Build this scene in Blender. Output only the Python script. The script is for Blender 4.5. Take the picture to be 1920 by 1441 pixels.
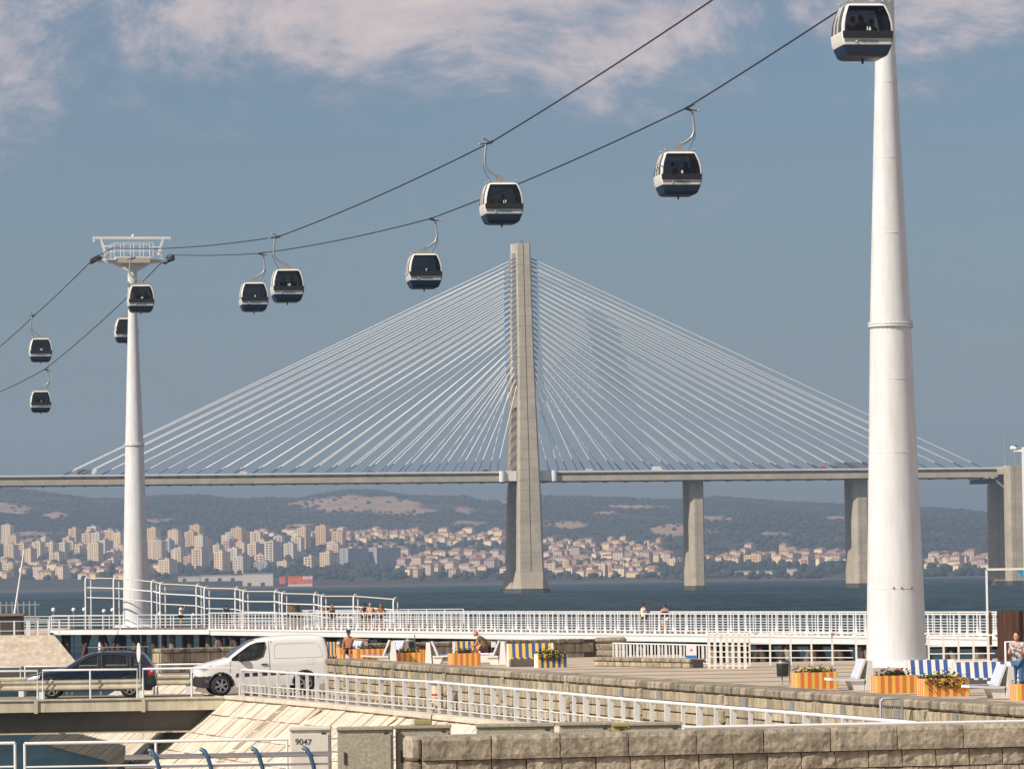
import bpy, bmesh, math, random
from mathutils import Matrix, Vector, noise
random.seed(11)
sc = bpy.context.scene
for o in list(bpy.data.objects):
    bpy.data.objects.remove(o)

# ------------------------------------------------------------------ camera
F, CX, CY, HC = 8700.0, 960.0, 720.5, 6.5
PITCH = math.atan((1083 - CY) / F)
ROLL = math.radians(-0.88)
RM = Matrix.Rotation(math.pi / 2 + PITCH, 3, 'X') @ Matrix.Rotation(ROLL, 3, 'Z')
cd = bpy.data.cameras.new('camera')
cd.sensor_width = 36.0
cd.lens = 36.0 * F / 1920.0
cd.clip_start = 1.0
cd.clip_end = 60000.0
cam = bpy.data.objects.new('camera', cd)
sc.collection.objects.link(cam)
cam.matrix_world = Matrix.Translation((0, 0, HC)) @ RM.to_4x4()
sc.camera = cam

# ------------------------------------------------------------------ sun, sky, exposure
SUN_EL = math.radians(37)
SUN_AZ = math.radians(234)      # compass bearing of the sun, camera looks north (+Y): behind and to the left
sd = Vector((math.sin(SUN_AZ) * math.cos(SUN_EL), math.cos(SUN_AZ) * math.cos(SUN_EL), math.sin(SUN_EL)))
sl = bpy.data.lights.new('sun', 'SUN')
sl.energy = 5.0
sl.angle = math.radians(0.53)
sl.color = (1.0, 0.915, 0.79)
so = bpy.data.objects.new('sun', sl)
so.rotation_euler = sd.to_track_quat('Z', 'Y').to_euler()
so.location = (-60, -80, 120)
sc.collection.objects.link(so)

w = bpy.data.worlds.new('World')
sc.world = w
w.use_nodes = True
nt = w.node_tree
nt.nodes.clear()
N = lambda t: nt.nodes.new(t)
L = nt.links.new
out = N('ShaderNodeOutputWorld')
bg = N('ShaderNodeBackground')
bg.inputs['Strength'].default_value = 0.124
sky = N('ShaderNodeTexSky')
sky.sky_type = 'NISHITA'
sky.sun_disc = False
sky.sun_elevation = SUN_EL
sky.sun_rotation = SUN_AZ
sky.air_density = 1.0
sky.dust_density = 1.6
sky.ozone_density = 2.5
tc = N('ShaderNodeTexCoord')
sep = N('ShaderNodeSeparateXYZ')
L(tc.outputs['Generated'], sep.inputs[0])
# the blue of the clear sky, deeper than the raw model near the horizon
tint = N('ShaderNodeMix'); tint.data_type = 'RGBA'; tint.blend_type = 'MULTIPLY'
tint.inputs[0].default_value = 1.0
L(sky.outputs[0], tint.inputs[6])
tint.inputs[7].default_value = (0.45, 0.495, 0.55, 1)
# broken clouds
mp = N('ShaderNodeMapping')
mp.inputs['Scale'].default_value = (15, 15, 30)
mp.inputs['Location'].default_value = (17.93, 4.85, 1.69)
L(tc.outputs['Generated'], mp.inputs[0])
nz = N('ShaderNodeTexNoise')
nz.inputs['Scale'].default_value = 1.0
nz.inputs['Detail'].default_value = 9
nz.inputs['Roughness'].default_value = 0.68
nz.inputs['Distortion'].default_value = 0.3
L(mp.outputs[0], nz.inputs['Vector'])
cov = N('ShaderNodeMapRange'); cov.clamp = True
cov.inputs['From Min'].default_value = 0.075
cov.inputs['From Max'].default_value = 0.118
cov.inputs['To Min'].default_value = -0.20
cov.inputs['To Max'].default_value = 0.075
L(sep.outputs['Z'], cov.inputs[0])
addc = N('ShaderNodeMath'); addc.operation = 'ADD'
L(nz.outputs[0], addc.inputs[0]); L(cov.outputs[0], addc.inputs[1])
ramp = N('ShaderNodeValToRGB')
ramp.color_ramp.interpolation = 'EASE'
ramp.color_ramp.elements[0].position = 0.42
ramp.color_ramp.elements[0].color = (0, 0, 0, 1)
ramp.color_ramp.elements[1].position = 0.62
ramp.color_ramp.elements[1].color = (0.9, 0.9, 0.9, 1)
L(addc.outputs[0], ramp.inputs[0])
# two tones inside the cloud: lavender body, warm lit tops
ramp2 = N('ShaderNodeValToRGB')
ramp2.color_ramp.elements[0].position = 0.48
ramp2.color_ramp.elements[0].color = (2.7, 2.75, 3.35, 1)
ramp2.color_ramp.elements[1].position = 0.70
ramp2.color_ramp.elements[1].color = (6.0, 4.9, 4.5, 1)
L(addc.outputs[0], ramp2.inputs[0])
mixc = N('ShaderNodeMix'); mixc.data_type = 'RGBA'
L(ramp.outputs[0], mixc.inputs[0])
L(tint.outputs[2], mixc.inputs[6])
L(ramp2.outputs[0], mixc.inputs[7])
L(mixc.outputs[2], bg.inputs['Color'])
L(bg.outputs[0], out.inputs['Surface'])
sc.view_settings.view_transform = 'Standard'
sc.view_settings.look = 'None'
sc.view_settings.exposure = 0.08
sc.view_settings.gamma = 1.0
sc.render.engine = 'CYCLES'
sc.cycles.max_bounces = 8
sc.cycles.transparent_max_bounces = 16
sc.cycles.volume_bounces = 1

# ------------------------------------------------------------------ geometry helpers
col = sc.collection
def ray(px, py):
    return RM @ Vector(((px - CX) / F, -(py - CY) / F, -1.0))
def at(px, py, Y):
    r = ray(px, py); t = Y / r.y
    return Vector((r.x * t, Y, HC + r.z * t))
def gz(px, py, z):
    r = ray(px, py); t = (z - HC) / r.z
    return Vector((r.x * t, r.y * t, z))
def pz(px, Y, z):
    a = RM @ Vector(((px - CX) / F, 0, -1)); b = RM @ Vector((0, 1, 0))
    v = ((z - HC) * a.y - Y * a.z) / (Y * b.z - (z - HC) * b.y)
    r = a + b * v; t = Y / r.y
    return Vector((r.x * t, Y, z))
def proj(p):
    q = RM.transposed() @ (Vector(p) - Vector((0, 0, HC)))
    return CX + F * q.x / -q.z, CY - F * q.y / -q.z
def lerp(a, b, t): return a + (b - a) * t
def interp(tab, x):
    if x <= tab[0][0]: return tab[0][1]
    for (a, u), (b, v) in zip(tab, tab[1:]):
        if x <= b: return u + (v - u) * (x - a) / (b - a)
    return tab[-1][1]

class MB:
    def __init__(s):
        s.v = []; s.f = []; s.m = []; s.k = 0; s.smooth = []
        s.sm = False
    def face(s, idx):
        s.f.append(idx); s.m.append(s.k); s.smooth.append(s.sm)
    def add(s, vs, fs):
        n = len(s.v); s.v += [tuple(p) for p in vs]
        for f in fs: s.face([i + n for i in f])
    def box(s, c, d, rz=0.0, mat=None):
        cx, cy, cz = c; hx, hy, hz = d[0] / 2, d[1] / 2, d[2] / 2
        ca, sa = math.cos(rz), math.sin(rz)
        vs = []
        for z in (-hz, hz):
            for x, y in ((-hx, -hy), (hx, -hy), (hx, hy), (-hx, hy)):
                p = (cx + x * ca - y * sa, cy + x * sa + y * ca, cz + z)
                vs.append(mat @ Vector(p) if mat else p)
        s.add(vs, [(0, 3, 2, 1), (4, 5, 6, 7), (0, 1, 5, 4), (1, 2, 6, 5), (2, 3, 7, 6), (3, 0, 4, 7)])
        return s
    def b2(s, x0, x1, y0, y1, z0, z1):
        return s.box(((x0 + x1) / 2, (y0 + y1) / 2, (z0 + z1) / 2), (abs(x1 - x0), abs(y1 - y0), abs(z1 - z0)))
    def bevbox(s, c, d, bv, rz=0.0):
        # box with chamfered edges
        hx, hy, hz = d[0] / 2, d[1] / 2, d[2] / 2
        ca, sa = math.cos(rz), math.sin(rz)
        def ring(ix, iy, z):
            r = []
            for x, y in ((-hx + ix, -hy + iy + bv), (-hx + ix + bv, -hy + iy), (hx - ix - bv, -hy + iy), (hx - ix, -hy + iy + bv),
                         (hx - ix, hy - iy - bv), (hx - ix - bv, hy - iy), (-hx + ix + bv, hy - iy), (-hx + ix, hy - iy - bv)):
                r.append((c[0] + x * ca - y * sa, c[1] + x * sa + y * ca, c[2] + z))
            return r
        rs = [ring(bv, bv, -hz), ring(0, 0, -hz + bv), ring(0, 0, hz - bv), ring(bv, bv, hz)]
        s.loft(rs, True)
        return s
    def loft(s, rings, cap=True, closed=True):
        n = len(rings[0]); o = len(s.v)
        for r in rings: s.v += [tuple(p) for p in r]
        for i in range(len(rings) - 1):
            for j in range(n if closed else n - 1):
                k = (j + 1) % n
                s.face([o + i * n + j, o + i * n + k, o + (i + 1) * n + k, o + (i + 1) * n + j])
        if cap:
            s.face([o + j for j in range(n)][::-1])
            s.face([o + (len(rings) - 1) * n + j for j in range(n)])
        return s
    def tube(s, pts, r, n=8, cap=True):
        pts = [Vector(p) for p in pts]
        rr = r if isinstance(r, (list, tuple)) else [r] * len(pts)
        rings = []; u = None
        for i, p in enumerate(pts):
            t = (pts[min(i + 1, len(pts) - 1)] - pts[max(i - 1, 0)])
            if t.length < 1e-9: t = Vector((0, 0, 1))
            t.normalize()
            if u is None:
                a = Vector((0, 0, 1)) if abs(t.z) < 0.9 else Vector((1, 0, 0))
                u = t.cross(a).normalized()
            else:
                u = (u - t * u.dot(t)).normalized()
            vv = t.cross(u)
            rings.append([p + (u * math.cos(2 * math.pi * k / n) + vv * math.sin(2 * math.pi * k / n)) * rr[i] for k in range(n)])
        old = s.sm; s.sm = True
        s.loft(rings, False); s.sm = old
        if cap:
            s.add(rings[0], [list(range(n))[::-1]]); s.add(rings[-1], [list(range(n))])
        return s
    def bar(s, a, b, wd, ht):
        # rectangular bar between two points (wd sideways, ht up)
        a = Vector(a); b = Vector(b); t = (b - a).normalized()
        up = Vector((0, 0, 1)) if abs(t.z) < 0.95 else Vector((0, 1, 0))
        sx = t.cross(up).normalized(); uz = sx.cross(t)
        rings = [[p + sx * x * wd / 2 + uz * z * ht / 2 for x, z in ((-1, -1), (1, -1), (1, 1), (-1, 1))] for p in (a, b)]
        return s.loft(rings, True)
    def lathe(s, prof, c=(0, 0, 0), n=32, cap=True):
        rings = [[(c[0] + r * math.cos(2 * math.pi * k / n), c[1] + r * math.sin(2 * math.pi * k / n), c[2] + z) for k in range(n)] for r, z in prof]
        old = s.sm; s.sm = True
        s.loft(rings, False); s.sm = old
        if cap:
            s.add(rings[0], [list(range(n))[::-1]]); s.add(rings[-1], [list(range(n))])
        return s
    def prism(s, poly, fn0, fn1):
        # poly in 2D; fn0, fn1 map a 2D point to the two end faces
        return s.loft([[fn0(*p) for p in poly], [fn1(*p) for p in poly]], True)
    def ball(s, c, r, n=10, sc3=(1, 1, 1)):
        m = max(4, n // 2); rings = []
        for i in range(m + 1):
            a = -math.pi / 2 + math.pi * i / m
            rr = max(math.cos(a), 0.02) * r
            rings.append([(c[0] + rr * math.cos(2 * math.pi * k / n) * sc3[0], c[1] + rr * math.sin(2 * math.pi * k / n) * sc3[1], c[2] + math.sin(a) * r * sc3[2]) for k in range(n)])
        old = s.sm; s.sm = True
        s.loft(rings, True); s.sm = old
        return s
    def mesh(s, name, mats):
        me = bpy.data.meshes.new(name)
        me.from_pydata(s.v, [], s.f)
        if not isinstance(mats, (list, tuple)): mats = [mats]
        for m in mats: me.materials.append(m)
        me.polygons.foreach_set('material_index', s.m)
        me.polygons.foreach_set('use_smooth', s.smooth)
        me.update()
        return me
    def build(s, name, mats, parent=None, loc=None):
        return link(name, s.mesh(name, mats), parent, loc)

def link(name, me, parent=None, loc=None, rz=0.0):
    o = bpy.data.objects.new(name, me)
    col.objects.link(o)
    if parent: o.parent = parent
    if loc is not None: o.location = loc
    if rz: o.rotation_euler = (0, 0, rz)
    return o
def tag(o, label=None, cat=None, group=None, kind=None):
    if label: o['label'] = label
    if cat: o['category'] = cat
    if group: o['group'] = group
    if kind: o['kind'] = kind
    return o
def empty(name, loc, label, cat, group=None, rz=0.0):
    o = bpy.data.objects.new(name, None)
    o.empty_display_size = 0.2
    o.location = loc; o.rotation_euler = (0, 0, rz)
    col.objects.link(o)
    return tag(o, label, cat, group)
KIDS = {}
def copy_tree(o, parent=None):
    c = o.copy(); col.objects.link(c)
    if parent: c.parent = parent
    for ch in KIDS.setdefault(o.name, list(o.children)):
        copy_tree(ch, c)
    return c

# temporary scene used to turn text curves and skinned figures into plain meshes
tmp_scene = bpy.data.scenes.new('tmp')
def freeze(o):
    tmp_scene.collection.objects.link(o)
    vl = tmp_scene.view_layers[0]
    vl.update()
    ev = o.evaluated_get(vl.depsgraph)
    me = bpy.data.meshes.new_from_object(ev)
    tmp_scene.collection.objects.unlink(o)
    bpy.data.objects.remove(o)
    return me
TXT = {}
def text_mesh(s, size, mat, ext=0.002, bold=False):
    key = (s, size, mat.name)
    if key not in TXT:
        c = bpy.data.curves.new('text', 'FONT')
        c.body = s; c.size = size; c.extrude = ext; c.align_x = 'CENTER'; c.align_y = 'CENTER'
        if bold: c.offset = size * 0.025
        o = bpy.data.objects.new('text', c)
        me = freeze(o)
        me.materials.clear(); me.materials.append(mat)
        TXT[key] = me
    return TXT[key]

# ------------------------------------------------------------------ materials
MATS = {}
def mat(name, c, rough=0.6, metal=0.0, var=0.0, vs=4.0, c2=None, bump=0.0, bs=30.0, orand=0.0, spec=0.5,
        streak=0.0, streak_c=(0.05, 0.045, 0.04), coat=0.0, grime=0.0, grime_c=(0.3, 0.12, 0.04), gs=3.0, gth=0.62):
    if name in MATS: return MATS[name]
    m = bpy.data.materials.new(name); m.use_nodes = True
    t = m.node_tree; b = t.nodes['Principled BSDF']
    n = t.nodes.new; lk = t.links.new
    b.inputs['Roughness'].default_value = rough
    b.inputs['Metallic'].default_value = metal
    b.inputs['Specular IOR Level'].default_value = spec
    b.inputs['Coat Weight'].default_value = coat
    b.inputs['Coat Roughness'].default_value = 0.08
    base = n('ShaderNodeRGB'); base.outputs[0].default_value = (*c, 1)
    cur = base.outputs[0]
    geo = n('ShaderNodeNewGeometry')
    def mixc(fac, a, bcol, mode='MIX'):
        x = n('ShaderNodeMix'); x.data_type = 'RGBA'; x.blend_type = mode
        if isinstance(fac, float): x.inputs[0].default_value = fac
        else: lk(fac, x.inputs[0])
        lk(a, x.inputs[6])
        if isinstance(bcol, tuple): x.inputs[7].default_value = (*bcol, 1)
        else: lk(bcol, x.inputs[7])
        return x.outputs[2]
    def noise_fac(scale, lo, hi, detail=5, mapping=None):
        q = n('ShaderNodeTexNoise'); q.inputs['Scale'].default_value = scale; q.inputs['Detail'].default_value = detail
        q.inputs['Roughness'].default_value = 0.62
        if mapping:
            mpn = n('ShaderNodeMapping'); mpn.inputs['Scale'].default_value = mapping
            lk(geo.outputs['Position'], mpn.inputs[0]); lk(mpn.outputs[0], q.inputs['Vector'])
        else:
            lk(geo.outputs['Position'], q.inputs['Vector'])
        r = n('ShaderNodeMapRange'); r.clamp = True
        r.inputs['From Min'].default_value = lo; r.inputs['From Max'].default_value = hi
        lk(q.outputs[0], r.inputs[0])
        return r.outputs[0]
    if c2:
        cur = mixc(noise_fac(vs, 0.38, 0.62), cur, c2)
    if var:
        f = noise_fac(vs * 1.7, 0.25, 0.75, 8)
        mr = n('ShaderNodeMapRange'); mr.inputs['To Min'].default_value = 1 - var; mr.inputs['To Max'].default_value = 1 + var * 0.6
        lk(f, mr.inputs[0])
        cb = n('ShaderNodeCombineColor'); [lk(mr.outputs[0], cb.inputs[i]) for i in range(3)]
        cur = mixc(1.0, cur, cb.outputs[0], 'MULTIPLY')
    if streak:
        f = noise_fac(1.0, 0.42, 0.64, 6, (4.2, 4.2, 0.55))
        ml = n('ShaderNodeMath'); ml.operation = 'MULTIPLY'; ml.inputs[1].default_value = streak
        lk(f, ml.inputs[0])
        cur = mixc(ml.outputs[0], cur, streak_c)
    if grime:
        f = noise_fac(gs, gth, gth + 0.08, 6)
        ml = n('ShaderNodeMath'); ml.operation = 'MULTIPLY'; ml.inputs[1].default_value = grime
        lk(f, ml.inputs[0])
        cur = mixc(ml.outputs[0], cur, grime_c)
    if orand:
        oi = n('ShaderNodeObjectInfo')
        mr = n('ShaderNodeMapRange'); mr.inputs['To Min'].default_value = 1 - orand; mr.inputs['To Max'].default_value = 1 + orand * 0.5
        lk(oi.outputs['Random'], mr.inputs[0])
        cb = n('ShaderNodeCombineColor'); [lk(mr.outputs[0], cb.inputs[i]) for i in range(3)]
        cur = mixc(1.0, cur, cb.outputs[0], 'MULTIPLY')
    lk(cur, b.inputs['Base Color'])
    if bump:
        q = n('ShaderNodeTexNoise'); q.inputs['Scale'].default_value = bs; q.inputs['Detail'].default_value = 6
        lk(geo.outputs['Position'], q.inputs['Vector'])
        bm_ = n('ShaderNodeBump'); bm_.inputs['Strength'].default_value = bump; bm_.inputs['Distance'].default_value = 0.02
        lk(q.outputs[0], bm_.inputs['Height']); lk(bm_.outputs[0], b.inputs['Normal'])
    MATS[name] = m
    return m

def glass(name, tintc=(0.42, 0.43, 0.46), refl=0.08):
    if name in MATS: return MATS[name]
    m = bpy.data.materials.new(name); m.use_nodes = True
    t = m.node_tree; t.nodes.clear(); n = t.nodes.new; lk = t.links.new
    o = n('ShaderNodeOutputMaterial'); mx = n('ShaderNodeMixShader')
    tr = n('ShaderNodeBsdfTransparent'); tr.inputs[0].default_value = (*tintc, 1)
    gl = n('ShaderNodeBsdfGlossy'); gl.inputs['Roughness'].default_value = 0.03
    lw = n('ShaderNodeFresnel'); lw.inputs[0].default_value = 1.45
    ad = n('ShaderNodeMath'); ad.operation = 'ADD'; ad.inputs[1].default_value = refl - 0.035
    lk(lw.outputs[0], ad.inputs[0]); lk(ad.outputs[0], mx.inputs[0])
    lk(tr.outputs[0], mx.inputs[1]); lk(gl.outputs[0], mx.inputs[2]); lk(mx.outputs[0], o.inputs[0])
    MATS[name] = m
    return m

WHITE = mat('white_paint', (0.74, 0.745, 0.745), 0.42, var=0.07, vs=1.3, grime=0.35, grime_c=(0.45, 0.36, 0.25), gs=2.0, gth=0.66)
WHITE_RUST = mat('rusty_white_paint', (0.72, 0.70, 0.64), 0.5, var=0.1, vs=2, grime=0.9, grime_c=(0.28, 0.10, 0.03), gs=1.6, gth=0.60)
TOWERW = mat('tower_paint', (0.66, 0.68, 0.70), 0.35, var=0.04, vs=0.5, streak=0.30, streak_c=(0.44, 0.41, 0.37))
CONC = mat('bridge_concrete', (0.47, 0.405, 0.305), 0.85, var=0.18, vs=0.12, c2=(0.40, 0.345, 0.255), streak=0.35, streak_c=(0.20, 0.185, 0.16), bump=0.2, bs=2)
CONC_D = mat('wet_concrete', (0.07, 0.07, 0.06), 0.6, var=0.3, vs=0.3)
CABLE_W = mat('cable_white', (0.84, 0.82, 0.79), 0.5)
SLEEVE = mat('sleeve_blue', (0.03, 0.12, 0.24), 0.5)
DARK = mat('dark_metal', (0.03, 0.03, 0.032), 0.5, var=0.2)
STEEL = mat('galvanised_steel', (0.42, 0.43, 0.44), 0.42, 0.55, var=0.2, vs=3)
BLACK = mat('black_rubber', (0.015, 0.015, 0.016), 0.75)
# ------------------------------------------------------------------ water
def water_material():
    # rough river: dark body colour plus a limited share of mirrored sky, as wave slopes give it at this distance
    m = bpy.data.materials.new('river_water'); m.use_nodes = True
    t = m.node_tree; t.nodes.clear(); n = t.nodes.new; lk = t.links.new
    geo = n('ShaderNodeNewGeometry')
    def nz(scale, det):
        mp = n('ShaderNodeMapping'); mp.inputs['Scale'].default_value = scale
        lk(geo.outputs['Position'], mp.inputs[0])
        q = n('ShaderNodeTexNoise'); q.inputs['Scale'].default_value = 1.0; q.inputs['Detail'].default_value = det; q.inputs['Roughness'].default_value = 0.66
        lk(mp.outputs[0], q.inputs['Vector']); return q.outputs[0]
    q1 = nz((0.22, 0.022, 1), 9); q2 = nz((1.1, 0.22, 1), 5); q3 = nz((0.012, 0.0026, 1), 4)
    ad = n('ShaderNodeMath'); ad.operation = 'ADD'; lk(q1, ad.inputs[0]); lk(q2, ad.inputs[1])
    bu = n('ShaderNodeBump'); bu.inputs['Strength'].default_value = 1.0; bu.inputs['Distance'].default_value = 0.5
    lk(ad.outputs[0], bu.inputs['Height'])
    df = n('ShaderNodeBsdfDiffuse'); gl = n('ShaderNodeBsdfGlossy'); gl.inputs['Roughness'].default_value = 0.22
    lk(bu.outputs[0], gl.inputs['Normal'])
    r = n('ShaderNodeValToRGB'); e = r.color_ramp.elements
    e[0].position = 0.34; e[0].color = (0.004, 0.017, 0.026, 1)
    e[1].position = 0.70; e[1].color = (0.030, 0.070, 0.088, 1)
    lk(q1, r.inputs[0]); lk(r.outputs[0], df.inputs[0])
    fac = n('ShaderNodeMapRange'); fac.inputs['From Min'].default_value = 0.35; fac.inputs['From Max'].default_value = 0.65
    fac.inputs['To Min'].default_value = 0.03; fac.inputs['To Max'].default_value = 0.14
    lk(q3, fac.inputs[0])
    mx = n('ShaderNodeMixShader'); lk(fac.outputs[0], mx.inputs[0]); lk(df.outputs[0], mx.inputs[1]); lk(gl.outputs[0], mx.inputs[2])
    o = n('ShaderNodeOutputMaterial'); lk(mx.outputs[0], o.inputs[0])
    return m
mb = MB()
xs = [-1500, 1500]; ys = [-120, 9400]
mb.add([(xs[0], ys[0], 0), (xs[1], ys[0], 0), (xs[1], ys[1], 0), (xs[0], ys[1], 0)], [(0, 1, 2, 3)])
tag(mb.build('water', water_material()), 'dark teal river water with small wind waves', 'water', kind='structure')

# ------------------------------------------------------------------ far shore and hills
RIDGE = [(-150, 922), (0, 918), (60, 918), (130, 928), (200, 938), (270, 935), (330, 928), (380, 927), (450, 935), (500, 930), (560, 930),
         (600, 922), (650, 912), (700, 913), (760, 922), (820, 925), (870, 925), (905, 936), (950, 934), (1000, 926), (1100, 926),
         (1180, 931), (1280, 929), (1340, 925), (1400, 931), (1480, 940), (1560, 946), (1640, 956), (1720, 956), (1800, 966), (1860, 969), (1920, 976), (2080, 985)]
YR = 8300.0
def sstep(a, b, x):
    t = min(1, max(0, (x - a) / (b - a))); return t * t * (3 - 2 * t)
def ridge_z(X):
    px = CX + F * X / YR
    hy = 1083 - 0.0154 * (px - CX)
    return HC + (hy - interp(RIDGE, px)) * YR / F - 8.5
def terr(X, Y):
    if Y < 4350: return -2.0
    if Y < 4800: z0 = lerp(-0.4, 1.8, (Y - 4350) / 450)
    else: z0 = 1.8 + (min(Y, 6300) - 4800) * 0.025
    if Y > 6000:
        rz = ridge_z(X)
        px = CX + F * X / Y
        # a lower foreground shoulder and the main ridge behind it
        t = sstep(5900, YR, Y)
        nz_ = noise.fractal(Vector((X * 0.0022, Y * 0.0016, 3.7)), 1.0, 2.0, 5)
        z1 = lerp(z0, rz, t ** 0.9)
        z1 += nz_ * 26 * math.sin(math.pi * min(1, max(0, (Y - 6000) / (YR - 6000)))) ** 0.8
        if Y > YR: z1 = rz * (1 - (Y - YR) / 1100) - 10 * sstep(YR, YR + 300, Y)
        return max(z1, z0 * 0.5)
    return z0
BARE = [(670, 945, 125, 15), (760, 958, 60, 9), (8, 955, 52, 12), (105, 966, 26, 8), (870, 957, 17, 7), (945, 940, 12, 6), (1065, 985, 42, 8),
        (1195, 950, 66, 3.2), (1140, 961, 28, 4), (1270, 994, 62, 11), (1335, 972, 40, 6), (1570, 971, 26, 4), (770, 1024, 150, 9),
        (60, 1000, 40, 5), (880, 980, 30, 4), (560, 985, 30, 4), (1450, 1000, 30, 3), (300, 975, 30, 3), (40, 1015, 60, 8)]
def bare_at(px, py):
    b = 0
    wob = noise.noise(Vector((px * 0.03, py * 0.09, 1.3))) * 0.6 + noise.noise(Vector((px * 0.11, py * 0.3, 4.3))) * 0.5
    for cx, cy, rx, ry in BARE:
        d = ((px - cx) / rx) ** 2 + ((py - cy) / ry) ** 2
        b = max(b, 1 - sstep(0.6, 1.25, d + wob))
    return b
NX, NY = 230, 190
X0, X1, Y0, Y1 = -1420, 1420, 4330, 9300
vs = []; fs = []; bare = []
for j in range(NY + 1):
    Y = lerp(Y0, Y1, j / NY)
    for i in range(NX + 1):
        X = lerp(X0, X1, i / NX)
        z = terr(X, Y)
        vs.append((X, Y, z))
        px, py = proj((X, Y, z))
        bare.append(bare_at(px, py) if Y > 5200 else 0)
for j in range(NY):
    for i in range(NX):
        a = j * (NX + 1) + i
        fs.append((a, a + 1, a + NX + 2, a + NX + 1))
me = bpy.data.meshes.new('hills'); me.from_pydata(vs, [], fs)
at_ = me.attributes.new('bare', 'FLOAT', 'POINT'); at_.data.foreach_set('value', bare)
me.polygons.foreach_set('use_smooth', [True] * len(fs))
def hill_material():
    m = bpy.data.materials.new('hill_ground'); m.use_nodes = True
    t = m.node_tree; b = t.nodes['Principled BSDF']; n = t.nodes.new; lk = t.links.new
    b.inputs['Roughness'].default_value = 0.95; b.inputs['Specular IOR Level'].default_value = 0.1
    geo = n('ShaderNodeNewGeometry'); sp = n('ShaderNodeSeparateXYZ'); lk(geo.outputs['Position'], sp.inputs[0])
    q = n('ShaderNodeTexNoise'); q.inputs['Scale'].default_value = 0.012; q.inputs['Detail'].default_value = 9; q.inputs['Roughness'].default_value = 0.7
    lk(geo.outputs['Position'], q.inputs['Vector'])
    r = n('ShaderNodeValToRGB'); e = r.color_ramp.elements
    e[0].position = 0.35; e[0].color = (0.022, 0.030, 0.018, 1)
    e[1].position = 0.7; e[1].color = (0.065, 0.055, 0.036, 1)
    lk(q.outputs[0], r.inputs[0])
    r2 = n('ShaderNodeValToRGB'); e = r2.color_ramp.elements
    e[0].position = 0.3; e[0].color = (0.20, 0.13, 0.085, 1)
    e[1].position = 0.7; e[1].color = (0.36, 0.25, 0.16, 1)
    lk(q.outputs[0], r2.inputs[0])
    a = n('ShaderNodeAttribute'); a.attribute_name = 'bare'
    mx = n('ShaderNodeMix'); mx.data_type = 'RGBA'
    lk(a.outputs['Fac'], mx.inputs[0]); lk(r.outputs[0], mx.inputs[6]); lk(r2.outputs[0], mx.inputs[7])
    # low tidal flat: brown mud
    mr = n('ShaderNodeMapRange'); mr.inputs['From Min'].default_value = 4760; mr.inputs['From Max'].default_value = 4860
    lk(sp.outputs['Y'], mr.inputs[0])
    mx2 = n('ShaderNodeMix'); mx2.data_type = 'RGBA'; lk(mr.outputs[0], mx2.inputs[0])
    mx2.inputs[6].default_value = (0.085, 0.07, 0.05, 1); lk(mx.outputs[2], mx2.inputs[7])
    lk(mx2.outputs[2], b.inputs['Base Color'])
    return m
me.materials.append(hill_material())
tag(link('hills', me), 'wooded hills with bare tan patches behind the far shore', 'hills', kind='structure')

def blob_forest(name, pts, m):
    # many small irregular tree crowns, one mesh
    import numpy as np
    ph = (1 + 5 ** .5) / 2
    iv = np.array([(-1, ph, 0), (1, ph, 0), (-1, -ph, 0), (1, -ph, 0), (0, -1, ph), (0, 1, ph), (0, -1, -ph), (0, 1, -ph), (ph, 0, -1), (ph, 0, 1), (-ph, 0, -1), (-ph, 0, 1)], float)
    iv /= np.linalg.norm(iv[0])
    it = np.array([(0, 11, 5), (0, 5, 1), (0, 1, 7), (0, 7, 10), (0, 10, 11), (1, 5, 9), (5, 11, 4), (11, 10, 2), (10, 7, 6), (7, 1, 8), (3, 9, 4), (3, 4, 2), (3, 2, 6), (3, 6, 8), (3, 8, 9), (4, 9, 5), (2, 4, 11), (6, 2, 10), (8, 6, 7), (9, 8, 1)])
    rng = np.random.default_rng(3)
    P = np.array([p[:3] for p in pts]); S = np.array([p[3:6] for p in pts]); n = len(P)
    V = iv[None] * (1 + rng.normal(0, 0.22, (n, 12, 1)))
    a = rng.uniform(0, 6.28, n); ca, sa = np.cos(a), np.sin(a)
    x = V[:, :, 0] * ca[:, None] - V[:, :, 1] * sa[:, None]; y = V[:, :, 0] * sa[:, None] + V[:, :, 1] * ca[:, None]
    V = np.stack([x, y, V[:, :, 2]], 2) * S[:, None, :] + P[:, None, :]
    T = (it[None] + (np.arange(n) * 12)[:, None, None]).reshape(-1, 3)
    me = bpy.data.meshes.new(name)
    me.vertices.add(n * 12); me.vertices.foreach_set('co', V.reshape(-1))
    me.loops.add(T.size); me.loops.foreach_set('vertex_index', T.reshape(-1).astype('i'))
    me.polygons.add(len(T)); me.polygons.foreach_set('loop_start', (np.arange(len(T)) * 3).astype('i'))
    me.polygons.foreach_set('loop_total', np.full(len(T), 3, 'i'))
    me.update(); me.validate()
    me.materials.append(m)
    return link(name, me)
FOREST = mat('far_forest', (0.024, 0.034, 0.020), 0.95, vs=0.004, c2=(0.046, 0.050, 0.028), var=0.3, spec=0.1)
pts = []
rnd = random.Random(5)
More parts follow.
